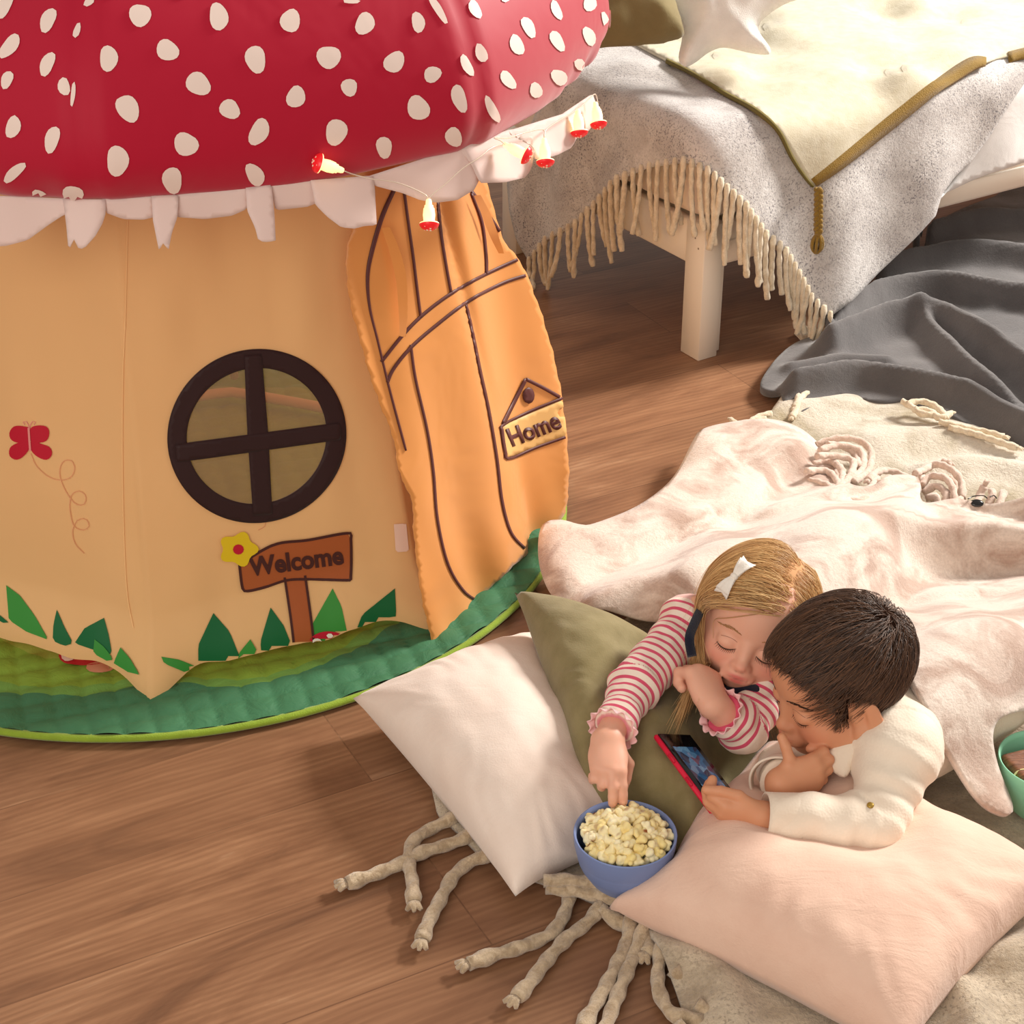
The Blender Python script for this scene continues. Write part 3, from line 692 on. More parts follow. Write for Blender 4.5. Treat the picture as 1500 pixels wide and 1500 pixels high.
drape('woven_panel', [(905, 62), (850, 60), (800, 130), (765, 210), (742, 268), (746, 310)]+EDGE+[(1250, 440), (1285, 402), (1340, 350), (1371, 316), (1380, 285), (1400, 258), (1422, 238), (1450, 200), (1470, 168), (1502, 120), (1560, 60), (1560, -60), (1200, -60), (1000, -30)], throw_d, M_greywool, thick=.008, parent=gthrow, smooth=False)
def bed_fringe():
    r = random.Random(5); e = resample(np.array(EDGE[1:], float), 12.5); V, ok = march(e, throw_d, 2.2, 6.5, 240)
    for i, p in enumerate(V):
        if not ok[i]: continue
        out = np.array([*(-BU*.5-BV*.5), 0]); L = r.uniform(.125, .165)*(1.0 if 880 < e[i][0] < 1130 else .8); q = [p+np.array([0, 0, .012])-out*.004]; x = p+out*.006; q.append(x.copy())
        sway = np.array([r.uniform(-.02, .02), r.uniform(-.01, .015), 0])
        for k in range(1, 7):
            x = x+np.array([0, 0, -L/6])+sway*.16*k/3
            if x[2] < .012: x[2] = .012+r.uniform(0, .006); x += np.array([r.uniform(-.5, .2)*.02, -.012, 0])
            q.append(x.copy())
        knot_rope(q, r.uniform(.0052, .0066), M_fringe, gthrow, sides=7, twist=110, tuft=0, rn=r)
    # the loose bundle piled at the hanging corner
    for k in range(4):
        q = [(1192+6*k, 452+3*k, .08), (1208+4*k, 468+2*k, .05), (1212-2*k, 482+k, .02), (1190-6*k, 486, .012), (1178-3*k, 480+3*k, .012), (1184, 498+2*k, .012)]
        knot_rope(PP(q), .006, M_fringe, gthrow, sides=7, twist=110, tuft=0)
bed_fringe()
M_knit = cloth('cream_knit', (214, 206, 184), (202, 192, 166), nscale=40, weave=330, bstr=.5, wrinkle=.5, wscale=10)
M_mustard = cloth('mustard_border', (146, 114, 44), nscale=60, weave=400, bstr=.5)
knit = thing('knit_blanket', bp(.6, .4, TOPZ+.03), 'cream knitted blanket with mustard border spread over the bed', 'blanket')
knit_d = bed_drape(.038, .16, .012, .024)
LEFT = [(935, 66), (975, 86), (1010, 104), (1060, 134), (1108, 160), (1140, 190), (1160, 230), (1178, 258), (1191, 274)]
RIGHT = [(1191, 274), (1240, 240), (1310, 182), (1380, 126), (1425, 96), (1462, 84), (1500, 80), (1570, 66)]
drape('knitted_panel', [(900, 20)]+LEFT+RIGHT[1:]+[(1570, -60), (1200, -70), (900, -50)], knit_d, M_knit, thick=.006, parent=knit, smooth=False)
def border(line, w, d, m, par, nm):
    v, f = ribbon(line, w, 6); V, ok = march(v, d, 2.2, 6.5, 240); a, b, c = (V[i] for i in f[0][:3])
    if np.cross(b-a, c-a)@(np.array([0, 0, CAMZ])-a) < 0: f = [t[::-1] for t in f]
    return solid(mesh(nm, V, f, m, par), .008)
border([(1193, 268), (1236, 236), (1308, 178), (1378, 122), (1423, 92), (1445, 88)], [13, 17, 19, 18, 17, 9], bed_drape(.041, .16, .012, .024), M_mustard, knit, 'border')
border([(1478, 82), (1510, 74), (1570, 62)], [13, 13, 13], bed_drape(.041, .16, .012, .024), M_mustard, knit, 'border')
border([(x+1, y) for x, y in LEFT[1:]], 3.5, bed_drape(.041, .16, .012, .024), plain('olive_edge', (110, 98, 52), .9), knit, 'edge_stitching')
def braid():
    top, _ = march(np.array([[1192, 272.]]), knit_d); p0 = top[0]+np.array([.008, -.016, 0]); mb = MB(); L = .092
    z = np.linspace(0, 1, 50)
    for k in range(3):
        ph = z*2*np.pi*3+k*2*np.pi/3
        mb.add(*tube(np.stack([p0[0]+.0055*np.sin(ph)+.004*z, p0[1]-.02*z-.0045*np.sin(2*ph), p0[2]-L*z], 1), .0052, 7))
    o = mb.build('braid', M_mustard, knit); b = MB(); e = np.array([p0[0]+.004, p0[1]-.02, p0[2]-L])
    b.add(*blob(e, (.0085, .0075, .006), 8))
    for k in range(7):
        a = k*2*np.pi/7; s = .014
        b.add(*tube(catmull([e, e+np.array([s*.7*math.cos(a), s*.5*math.sin(a), -.015]), e+np.array([s*.8*math.cos(a), s*.5*math.sin(a), -.034]), e+np.array([.002*math.cos(a), .002*math.sin(a), -.045])], 5), .0036, 6))
    b.build('knot_tassel', M_mustard, o)
braid()
# cushions with a free outline: inflated from the rim
def inflate(name, outline, plane_p, plane_n, thick, m, label=None, cat=None, step=6, smooth=True, pw=.5, soft=60, parent=None):
    v, f = fill(np.array(outline, float), step, smooth); n = np.asarray(plane_n, float); n /= np.linalg.norm(n); d = rays(v); o = np.array([0, 0, CAMZ])
    t = ((np.asarray(plane_p)-o)@n)/(d@n); V = o+d*t[:, None]
    q = catmull(np.array(outline, float), 10, True) if smooth else np.array(outline, float); dist = np.maximum(sdist(v, q), 0)
    h = thick*np.clip(dist/soft, 0, 1)**pw*(1+.10*vnoise(v[:, 0]/22, v[:, 1]/22)*2)
    h[dist < step*.3] = 0
    A = V+n*h[:, None]; B = V-n*h[:, None]*.8; N = len(V)
    a, b, c = (A[i] for i in f[0]); fl_ = np.cross(b-a, c-a)@n > 0
    F = [t if fl_ else t[::-1] for t in f]+[[x+N for x in (t[::-1] if fl_ else t)] for t in f]
    ob = mesh(name, np.vstack([A, B]), F, m, parent)
    w = ob.modifiers.new('weld', 'WELD'); w.merge_threshold = .0003
    if label: tag(ob, label, cat)
    return ob
M_star = cloth('white_plush', (248, 245, 238), nscale=20, weave=500, sheen=.5)
inflate('star_cushion', [(1003, 98), (994, 85), (999, 50), (985, 30), (955, 14), (938, -6), (940, -22), (975, -20), (1020, -30), (1050, -70), (1075, -95), (1095, -70), (1105, -35), (1150, -35), (1200, -25), (1190, -8), (1150, 6), (1118, 28), (1112, 45), (1128, 70), (1126, 80), (1100, 78), (1062, 70), (1040, 76), (1018, 92)], P(1062, 78, .60), (-.1, -.75, .65), .055, M_star, 'white star shaped plush cushion on the bed', 'cushion', soft=55)
M_olive_d = cloth('dark_olive_linen', (134, 120, 82), (122, 108, 72), nscale=14, weave=500, wrinkle=.5, wscale=14)
inflate('cushion', [(835, 72), (850, 30), (860, -50), (960, -70), (985, -10), (1001, 40), (998, 55), (960, 64), (900, 68)], P(930, 66, .63), (.1, -.7, .7), .075, M_olive_d, 'dull olive cushion on the bed left of the white star', 'cushion', soft=60)

# ================================================================= FLOOR TEXTILES
M_fleece = woolly('charcoal_fleece', (100, 96, 96), (80, 77, 78), None, 5, .35, .7, bstr=.25, bd=.01, sheen=.35, fine=400)
fz = heightfield([('r', [(1165, 560), (1200, 556), (1260, 548), (1340, 560), (1420, 580), (1520, 640)], .055, .024), ('r', [(1215, 505), (1300, 470), (1380, 470), (1440, 500), (1540, 570)], .065, .028), ('r', [(1210, 480), (1290, 430), (1370, 420), (1440, 432), (1540, 445)], .06, .026),
                  ('r', [(1290, 400), (1360, 375), (1440, 372), (1540, 380)], .055, .026), ('r', [(1340, 350), (1420, 325), (1540, 320)], .05, .024), ('r', [(1330, 450), (1400, 520), (1480, 590), (1540, 650)], .045, .022), ('r', [(1160, 530), (1230, 520), (1300, 520)], .02, .02)], .03, .05, .006, 10)
floor_sheet('fleece_blanket', [(1114, 566), (1122, 545), (1142, 520), (1165, 502), (1200, 486), (1230, 455), (1280, 405), (1330, 362), (1385, 318), (1450, 290), (1580, 250), (1580, 690), (1500, 656), (1455, 640), (1400, 612), (1350, 582), (1325, 584), (1290, 588), (1245, 582), (1210, 574), (1170, 570), (1135, 574)], fz, M_fleece, 'charcoal grey fleece blanket heaped on the floor beside the bed', 'blanket', .010, .014)
M_cream = woolly('cream_mohair', (232, 222, 204), (218, 204, 182), (164, 146, 106), 1.8, .4, .7, bstr=.6)
M_rug = woolly('oatmeal_wool', (206, 188, 162), (168, 148, 122), None, 10, .38, .62, (146, 128, 106), 230, bstr=.5, stretch=(1, 2.2, 1), fine=190)
M_rugfringe = woolly('oatmeal_fringe', (204, 180, 148), (170, 144, 112), None, 60, bstr=.5)
rug = thing('wool_rug', P(1200, 1250, 0), 'oatmeal mottled wool rug with thick knotted fringe lying under the pillows', 'rug')
rz = heightfield([('r', [(960, 1390), (1040, 1420), (1080, 1500), (1090, 1560)], .022, .03, .02), ('r', [(1390, 1440), (1420, 1480), (1440, 1560)], .03, .025, .02), ('r', [(1470, 1400), (1540, 1380)], .02, .03, .02)], .014, .02, .004, 13)
floor_sheet('woven_panel', [(632, 1150), (640, 1190), (668, 1214), (704, 1250), (750, 1272), (800, 1292), (850, 1310), (910, 1335), (950, 1362), (972, 1400), (990, 1450), (1010, 1510), (1030, 1580), (1590, 1580), (1590, 700), (1460, 660), (1200, 700), (950, 880), (800, 1000), (680, 1080)], rz, M_rug, step=.014, thick=.008, parent=rug, smooth=False, zr=.015)
FR = [[(668, 1196), (640, 1210), (610, 1228), (598, 1255), (604, 1290), (606, 1322)], [(692, 1222), (660, 1236), (620, 1248), (580, 1268), (540, 1284), (508, 1294)], [(718, 1252), (690, 1262), (664, 1284), (644, 1320), (628, 1350), (618, 1378)],
      [(836, 1296), (830, 1330), (810, 1365), (770, 1385), (720, 1400), (686, 1412)], [(882, 1325), (860, 1352), (830, 1375), (800, 1408), (776, 1440), (756, 1462)], [(925, 1340), (918, 1380), (900, 1420), (876, 1465), (850, 1510)], [(945, 1356), (930, 1395), (912, 1440), (896, 1480), (880, 1530)],
      [(970, 1380), (966, 1410), (964, 1445), (978, 1478), (1002, 1492), (1030, 1494)], [(930, 1338), (944, 1360), (950, 1390), (945, 1398)], [(985, 1420), (1000, 1435), (1012, 1440)], [(800, 1300), (840, 1305), (880, 1312), (910, 1318)], [(796, 1290), (840, 1290), (884, 1296), (915, 1310)], [(880, 1330), (905, 1350), (930, 1362)], [(1005, 1500), (990, 1520), (1000, 1560)], [(1020, 1470), (1044, 1490), (1060, 1530)]]
for k, l in enumerate(FR):
    z = [.022]+[.013]*(len(l)-1) if k not in (10, 11) else [.03+.012*(k-10)]*len(l)
    knot_rope([P(x, y, zz) for (x, y), zz in zip(l, z)], .0092, M_rugfringe, rug, 'tassel', 10, True, 90, 3)
cthrow = thing('cream_throw', P(1330, 680, 0), 'fluffy cream and olive patched throw on the floor below the charcoal fleece', 'throw')
cz = heightfield([('r', [(1080, 640), (1150, 600), (1240, 585)], .012, .04), ('r', [(1290, 650), (1400, 640), (1500, 670)], .02, .05), ('r', [(1360, 690), (1440, 680), (1540, 700)], .02, .03)], .024, .03, .004, 9)
floor_sheet('woven_panel', [(1080, 640), (1096, 622), (1122, 612), (1136, 592), (1160, 570), (1230, 560), (1330, 560), (1440, 600), (1590, 680), (1590, 960), (1350, 860), (1150, 780), (1050, 720), (1060, 670)], cz, M_cream, step=.012, thick=.008, parent=cthrow, zr=.03)
for l in ([(1122, 614), (1098, 618), (1080, 622), (1072, 616)], [(1130, 606), (1108, 612), (1090, 628), (1074, 632)], [(1170, 580), (1166, 600), (1160, 612)], [(1186, 572), (1172, 584), (1164, 598)]): knot_rope([P(x, y, .036) for x, y in l], .0065, M_fringe, cthrow, tuft=2)
for l in ([(1328, 592), (1350, 588), (1372, 596), (1384, 610)], [(1340, 600), (1362, 602), (1376, 612), (1392, 606)], [(1376, 618), (1410, 626), (1440, 632), (1470, 640)], [(1390, 626), (1430, 636), (1466, 648), (1490, 656)], [(1322, 588), (1336, 596), (1350, 606), (1368, 608)]): knot_rope([P(x, y, .052) for x, y in l], .0068, M_fringe, cthrow, tuft=2)
# ================================================================= PILLOWS
def pillow(name, corners, H, m, label, zmin=.02, dents=(), n=64, seed=0, pinch=.07, pw=.42, under=.6):
    """stuffed pillow from four corner points (in order round the seam)"""
    A, B, C, D = [np.asarray(c, float) for c in corners]; g = np.linspace(-1, 1, n); U, V = np.meshgrid(g, g, indexing='ij')
    U2 = U*(1-pinch*(1-V**2)**1.0*np.abs(U)**3); V2 = V*(1-pinch*(1-U**2)*np.abs(V)**3)
    s, t = (U2+1)/2, (V2+1)/2; M = (A*((1-s)*(1-t))[..., None]+B*(s*(1-t))[..., None]+C*(s*t)[..., None]+D*((1-s)*t)[..., None])
    nrm = np.cross(B-A, D-A); nrm /= np.linalg.norm(nrm); nrm = nrm if nrm[2] > 0 else -nrm
    prof = ((1-U**2)*(1-V**2)+1e-9)**pw
    edge = 1-np.maximum(np.abs(U), np.abs(V)); an = np.arctan2(V, U)
    wr = .035*np.exp(-(edge/.28)**2)*np.sin(an*19+3*vnoise(an*3+seed, edge*4)*3)+.10*vnoise(U*2.2+seed+9, V*2.2+seed)+.03*vnoise(U*7+seed, V*7)
    top = M+nrm*(H*prof*(1+wr))[..., None]; bot = M-nrm*(H*under*prof)[..., None]
    for c, r, d in dents:
        w = np.exp(-(((top-np.asarray(c))[..., :2]**2).sum(-1))/r**2); top[..., 2] -= d*w
    top[..., 2] = np.maximum(top[..., 2], zmin+.004); bot[..., 2] = np.minimum(np.maximum(bot[..., 2], zmin), top[..., 2]-.001)
    m2 = (edge < 1e-6); bot[m2] = top[m2]
    F = []
    for i in range(n-1):
        for k in range(n-1): a = i*n+k; F.append([a, a+n, a+n+1, a+1])
    N = n*n; a, b, c = top.reshape(-1, 3)[F[0][:3]]
    Vv = np.vstack([top.reshape(-1, 3), bot.reshape(-1, 3)]); up = np.cross(B-A, D-A)[2] > 0
    F = [f if up else f[::-1] for f in F]+[[x+N for x in (f[::-1] if up else f)] for f in F]
    o = mesh(name, Vv, F, m); w = o.modifiers.new('weld', 'WELD'); w.merge_threshold = .0004
    return tag(o, label, 'pillow')
M_white_p = cloth('ivory_linen', (240, 224, 212), (234, 214, 200), nscale=9, weave=420, wrinkle=.35, wscale=16, bstr=.3, wdir=(1, 3, 1))
M_olive_p = cloth('olive_linen', (142, 130, 92), (126, 114, 76), nscale=26, weave=420, wrinkle=.4, wscale=18, bstr=.35)
M_pink_p = cloth('blush_linen', (230, 196, 176), (223, 186, 166), nscale=16, weave=380, wrinkle=.8, wscale=13, bstr=.32, wdir=(1, 2.6, 1))
pillow('pillow', [P(517, 1023, .055), P(755, 1313, .03), P(985, 1205, .05), P(790, 925, .075)], .095, M_white_p, 'ivory linen pillow lying nearest the tent, left of the popcorn bowl', seed=1, zmin=.024, dents=[(P(930, 1225, .08), .062, .16), (P(905, 1010, .1), .09, .06), (P(890, 1120, .08), .06, .05)])
pillow('pillow', [P(754, 868, .165), P(858, 1165, .085), P(1012, 1246, .06), P(1165, 1000, .09)], .085, M_olive_p, 'olive green linen pillow propped under the girl, behind the popcorn bowl', seed=4, zmin=.03, pw=.36, pinch=.03, dents=[(P(1078, 1070, .13), .075, .085), (P(925, 1010, .16), .040, .055), (P(895, 1070, .15), .034, .05), (P(1045, 960, .15), .10, .06), (P(950, 960, .16), .05, .04), (P(1000, 1100, .12), .03, .03), (P(920, 1222, .08), .06, .15)])
pillow('pillow', [P(888, 1326, .045), P(1325, 1545, .045), P(1560, 1290, .05), P(1125, 1090, .06)], .11, M_pink_p, 'large blush pink pillow in front of the boy', dents=[(P(922, 1224, .08), .056, .15), (P(1275, 1222, .12), .075, .045), (P(1165, 1205, .12), .06, .035), (P(1150, 1150, .1), .05, .05)], seed=2, zmin=.024, pw=.38)
# ================================================================= PEOPLE
class Field:
    """signed distance grid that bodies and clothes are blended in"""
    def __init__(s, lo, hi, h):
        s.lo = np.array(lo, float); s.h = h; s.n = np.ceil((np.array(hi)-s.lo)/h).astype(int)+1; s.a = np.full(s.n, .2, np.float32)
    def win(s, lo, hi):
        i0 = np.clip(np.floor((np.asarray(lo)-s.lo)/s.h).astype(int), 0, s.n); i1 = np.clip(np.ceil((np.asarray(hi)-s.lo)/s.h).astype(int)+1, 0, s.n)
        if (i1 <= i0).any(): return None, None
        g = np.meshgrid(*[s.lo[k]+s.h*np.arange(i0[k], i1[k]) for k in range(3)], indexing='ij'); return tuple(slice(i0[k], i1[k]) for k in range(3)), np.stack(g, -1).astype(np.float32)
    def blend(s, sl, d, k, sub=False):
        a = s.a[sl]
        if sub: h = np.clip(.5-.5*(a+d)/max(k, 1e-5), 0, 1); s.a[sl] = a*(1-h)+(-d)*h+k*h*(1-h)
        else: h = np.clip(.5+.5*(d-a)/max(k, 1e-5), 0, 1); s.a[sl] = d*(1-h)+a*h-k*h*(1-h)
    def cap(s, a, b, ra, rb, k=.01, sub=False):
        a = np.asarray(a, float); b = np.asarray(b, float); m = max(ra, rb)+k+4*s.h; sl, p = s.win(np.minimum(a, b)-m, np.maximum(a, b)+m)
        if sl is None: return
        ab = b-a; t = np.clip(((p-a)@ab)/(ab@ab+1e-12), 0, 1); d = np.linalg.norm(p-a-t[..., None]*ab, axis=-1)-(ra+(rb-ra)*t); s.blend(sl, d, k, sub)
    def ell(s, c, r, R=None, k=.01, sub=False):
        c = np.asarray(c, float); r = np.asarray(r, float); m = r.max()+k+4*s.h; sl, p = s.win(c-m, c+m)
        if sl is None: return
        q = p-c
        if R is not None: q = q@R
        k0 = np.linalg.norm(q/r, axis=-1); k1 = np.linalg.norm(q/(r*r), axis=-1); d = k0*(k0-1)/np.maximum(k1, 1e-6); s.blend(sl, d, k, sub)
    def plane(s, c, n, k=.002, rad=.1):
        """cut away the side n points to, near c"""
        c = np.asarray(c, float); n = np.asarray(n, float); n = n/np.linalg.norm(n); sl, p = s.win(c-rad, c+rad)
        if sl is None: return
        q = p-c; d = -(q@n); d = np.maximum(d, np.linalg.norm(q, axis=-1)-rad*.95); s.blend(sl, d, k, True)
    def surf(s):
        a = s.a; n = a.shape; neg = a < 0; idx = -np.ones(np.array(n)-1, np.int64)
        cnt = np.zeros(np.array(n)-1, np.int8)
        for o in np.ndindex(2, 2, 2): cnt += neg[o[0]:n[0]-1+o[0], o[1]:n[1]-1+o[1], o[2]:n[2]-1+o[2]]
        cell = np.argwhere((cnt > 0) & (cnt < 8)); idx[tuple(cell.T)] = np.arange(len(cell)); P_ = np.zeros((len(cell), 3)); C = np.zeros(len(cell))
        for ax in range(3):
            for o in np.ndindex(2, 2):
                o0 = np.insert(np.array(o), ax, 0); o1 = o0.copy(); o1[ax] = 1
                A = a[tuple((cell+o0).T)]; B = a[tuple((cell+o1).T)]; m = (A < 0) != (B < 0); t = np.where(m, A/(A-B+1e-12), 0)
                q = cell+o0+t[:, None]*(o1-o0); P_[m] += q[m]; C += m
        V = s.lo+s.h*P_/C[:, None]; F = []
        for ax in range(3):
            i, j = [(1, 2), (2, 0), (0, 1)][ax]; sh = [slice(None)]*3; sh2 = [slice(None)]*3; sh[ax] = slice(0, n[ax]-1); sh2[ax] = slice(1, n[ax])
            A = neg[tuple(sh)]; B = neg[tuple(sh2)]; e = np.argwhere(A != B); e = e[(e[:, i] > 0) & (e[:, j] > 0) & (e[:, i] < n[i]-1) & (e[:, j] < n[j]-1)]
            flip = A[tuple(e.T)]
            def at_(di, dj): q = e.copy(); q[:, i] -= di; q[:, j] -= dj; return idx[tuple(q.T)]
            f = np.stack([at_(0, 0), at_(1, 0), at_(1, 1), at_(0, 1)], 1); f[~flip] = f[~flip][:, ::-1]; F.append(f)
        return V, np.concatenate(F)
def rotv(v, ax, a):
    v = np.asarray(v, float); ax = np.asarray(ax, float)/np.linalg.norm(ax); return v*math.cos(a)+np.cross(ax, v)*math.sin(a)+ax*(ax@v)*(1-math.cos(a))
def unit(v): v = np.asarray(v, float); return v/np.linalg.norm(v)
CAMB = np.array([[1, 0, 0], [0, sP, cP], [0, -cP, sP]])            # camera right / up / towards, in world axes
def head_frame(rowx, rowy):
    rx = unit(rowx); ry = np.asarray(rowy, float); ry = unit(ry-rx*(ry@rx)); rz = np.cross(rx, ry)
    M = np.stack([rx, ry, rz])                 # camera comps of (right, forward, up)
    return CAMB.T@M                            # columns: world right, forward, up
FZ = {False: .80, True: .93}
def zwarp(z, fz): return np.where(z < -.008, -.008+(z+.008)*fz, z)
def zunwarp(z, fz): return np.where(z < -.008, -.008+(z+.008)/fz, z)
def add_head(F, c, R, s, boy):
    fz = FZ[boy]
    T = lambda *p: c+R@(np.array((p[0], p[1], zwarp(p[2], fz)))*s)
    def e(p, r, k=.01, sub=False, rot=None):
        if p[2] < -.02 and abs(p[0]) < .07: r = (r[0], r[1], r[2]*fz)
        Rr = R if rot is None else R@rot; F.ell(T(*p), np.array(r)*s, Rr, k*s, sub)
    def cp(p, q, ra, rb, k=.01, sub=False): F.cap(T(*p), T(*q), ra*s, rb*s, k*s, sub)
    e((0, -.014, .032), (.0725, .089, .078)); e((0, .020, -.030), (.056, .056, .066), .03); e((0, .036, .036), (.057, .046, .046), .03)
    for x in (-1, 1):
        e((x*.034, .046, -.040), (.026, .026, .026), .022); e((x*.040, .018, -.062), (.022, .026, .022), .03)
    e((0, .060, -.082), (.019, .017, .014), .022)
    for x in (-1, 1): e((x*.030, .089, -.008), (.017, .013, .011), .014, True)
    for x in (-1, 1): e((x*.029, .0665, -.008), (.0165, .0145, .0125), .005)
    cp((0, .078, -.004), (0, .084, -.032), .006, .0075, .014); e((0, .0885, -.036), (.0088, .0085, .0078), .008)
    for x in (-1, 1): e((x*.009, .081, -.0385), (.0058, .0075, .0054), .005); e((x*.0048, .0885, -.0442), (.0024, .004, .002), .002, True)
    e((0, .078, -.060), (.024, .012, .016), .012)
    e((0, .0855, -.0555), (.0155, .0065, .0042), .005); e((0, .0845, -.0645), (.0135, .0068, .0052), .005)
    for x in (-1, 0): cp((-.017, .0855, -.0592), (.017, .0855, -.0592), .0009, .0009, .002, True); break
    for x in (-1, 1):
        a = x*.55; rot = np.array([[math.cos(a), -math.sin(a), 0], [math.sin(a), math.cos(a), 0], [0, 0, 1]])
        e((x*.0755, .002, -.012), (.0075, .020, .028), .005, rot=rot); e((x*.082, .008, -.010), (.006, .010, .016), .004, True, rot); e((x*.073, .011, -.036), (.006, .008, .009), .006)
        e((x*.0825, .0005, -.006), (.0022, .0035, .011), .004, rot=rot)
    return T
def hand(F, W, A, N, side, curls, s=1.0, spread=.05, thumb=None, rk=1.0):
    """palm and five fingers: wrist W, axis A, dorsal normal N, side = +1 when the index lies along A x N"""
    A = unit(A); N = unit(N-A*(A@N)); B = np.cross(A, N)*side; W = np.asarray(W, float); tips = []
    off = [.0185, .0064, -.0060, -.0175]; ln = [.046, .050, .046, .037]; kn = [.050, .052, .049, .044]; K = []
    for i in range(4):
        k = W+(A*kn[i]+B*off[i]-N*.003*(abs(i-1.3)))*s; K.append(k); F.cap(W+(B*off[i]*.62)*s, k, .0125*s, .0092*s, .012)
    F.ell(W+A*.026*s-N*.004*s, np.array([.026, .028, .0125])*s, np.stack([A, B, N], 1), .010)
    for i in range(4):
        d = rotv(A, N, 0)+B*off[i]/.02*spread; d = unit(d); p = K[i]; r = [.0080, .0082, .0078, .0070][i]*s*rk; ang = 0
        for j, fr in enumerate((.46, .30, .24)):
            d = rotv(d, B*1.0, 0); ang = curls[i][j]; ax = np.cross(d, -N) if abs(unit(d)@N) < .98 else B*side
            d = rotv(d, np.cross(A, -N), ang); q = p+d*ln[i]*fr*s; r2 = r*.93; F.cap(p, q, r, r2, .0018 if j else .004); p, r = q, r2
        tips.append(p)
    if thumb is not None:
        p = W+(A*.012+B*.016-N*.004)*s; r = .0096*s
        for j, (d, L) in enumerate(thumb): q = p+unit(d)*L*s; r2 = r*(.90 if j else .84); F.cap(p, q, r, r2, .006 if j == 0 else .002); p, r = q, r2
        tips.append(p)
    return tips, K
def skin_mat(name, base, lip, blush):
    m, nt, bs = new_mat(name); a = nt.nodes.new('ShaderNodeAttribute'); a.attribute_name = 'tint'; sx = nt.nodes.new('ShaderNodeSeparateColor'); nt.links.new(a.outputs['Color'], sx.inputs[0])
    co = coords(nt); n = noise(nt, 60, 4, co)
    c = mixc(nt, math_n(nt, 'MULTIPLY', n, .25), lin(base), lin(tuple(np.array(base)*.93))); c = mixc(nt, sx.outputs[1], c, lin(blush)); c = mixc(nt, sx.outputs[0], c, lin(lip)); c = mixc(nt, sx.outputs[2], c, lin((92, 52, 40)))
    nt.links.new(c, bs.inputs['Base Color']); bs.inputs['Roughness'].default_value = .48; bs.inputs['Specular IOR Level'].default_value = .3
    bs.inputs['Subsurface Weight'].default_value = .25; bs.inputs['Subsurface Radius'].default_value = (.012, .005, .003); bs.inputs['Subsurface Scale'].default_value = .5
    return m
def skin_tint(V, c, R, s, boy):
    q = ((V-c)@R)/s; q[:, 2] = zunwarp(q[:, 2], FZ[boy]); g = lambda p, r: np.exp(-(((q-np.array(p))/np.array(r))**2).sum(1)*1.2)
    lips = np.clip(1.3*g((0, .088, -.0555), (.014, .012, .0042))+1.3*g((0, .088, -.0645), (.0125, .012, .005)), 0, .85)
    bl = np.clip(.75*g((.036, .06, -.038), (.026, .03, .022))+.75*g((-.036, .06, -.038), (.026, .03, .022))+.4*g((0, .098, -.036), (.012, .012, .01)), 0, .7)
    dark = np.clip(.8*g((.005, .0945, -.046), (.003, .005, .0022))+.8*g((-.005, .0945, -.046), (.003, .005, .0022))+.5*g((0, .092, -.0595), (.015, .012, .0014)), 0, .8)
    return np.stack([lips, bl, dark, np.ones(len(V))], 1)
def smooth_verts(V, F, it=2):
    n = len(V)
    for _ in range(it):
        acc = np.zeros_like(V); cnt = np.zeros(n)
        for k in range(4):
            a, b = F[:, k], F[:, (k+1) % 4]
            for i in range(3): acc[:, i] += np.bincount(a, V[b, i], n)+np.bincount(b, V[a, i], n)
            cnt += np.bincount(a, minlength=n)+np.bincount(b, minlength=n)
        V = V*.5+.5*acc/cnt[:, None]
    return V
def largest_piece(V, F):
    n = len(V); lab = np.arange(n)
    for _ in range(400):
        m = lab[F].min(1); new = lab.copy(); np.minimum.at(new, F.ravel(), np.repeat(m, 4)); new = new[new]
        if (new == lab).all(): break
        lab = new
    u, c = np.unique(lab, return_counts=True); keep = lab == u[c.argmax()]; ix = np.cumsum(keep)-1; F = F[keep[F].all(1)]; return V[keep], ix[F]
def vnormals(V, F):
    N = np.zeros_like(V); fn = np.cross(V[F[:, 2]]-V[F[:, 0]], V[F[:, 3]]-V[F[:, 1]])
    for k in range(4):
        for i in range(3): N[:, i] += np.bincount(F[:, k], fn[:, i], len(V))
    return N/(np.linalg.norm(N, axis=1)[:, None]+1e-12)
def hair_mat(name, dark, light, rough=.42, spec=.35):
    m, nt, bs = new_mat(name); a = nt.nodes.new('ShaderNodeAttribute'); a.attribute_name = 'strand'
    nt.links.new(ramp(nt, a.outputs['Fac'], [(0, lin(dark)), (1, lin(light))]), bs.inputs['Base Color']); bs.inputs['Roughness'].default_value = rough; bs.inputs['Specular IOR Level'].default_value = spec
    bs.inputs['Sheen Weight'].default_value = .15; return m
class Scalp:
    def __init__(s, c, R, sc): s.c, s.R, s.s = c, R, sc; s.E = [((0, -.014, .032), (.0725, .089, .078)), ((0, .036, .036), (.057, .046, .046)), ((0, .020, -.030), (.056, .056, .066))]
    def sdf(s, q):
        d = np.full(len(q), 9.)
        for c, r in s.E:
            x = q-np.array(c); r = np.array(r); k0 = np.linalg.norm(x/r, axis=1); k1 = np.linalg.norm(x/(r*r), axis=1); e = k0*(k0-1)/np.maximum(k1, 1e-6); h = np.clip(.5+.5*(e-d)/.02, 0, 1); d = e*(1-h)+d*h-.02*h*(1-h)
        return d
    def nrm(s, q): e = 1e-4; return np.stack([s.sdf(q+np.eye(3)[k]*e)-s.sdf(q-np.eye(3)[k]*e) for k in range(3)], 1)/(2*e)
    def put(s, q, off):
        for _ in range(3): q = q-s.nrm(q)*(s.sdf(q)-off)[:, None]
        return q
    def world(s, q): return s.c+(q*s.s)@s.R.T
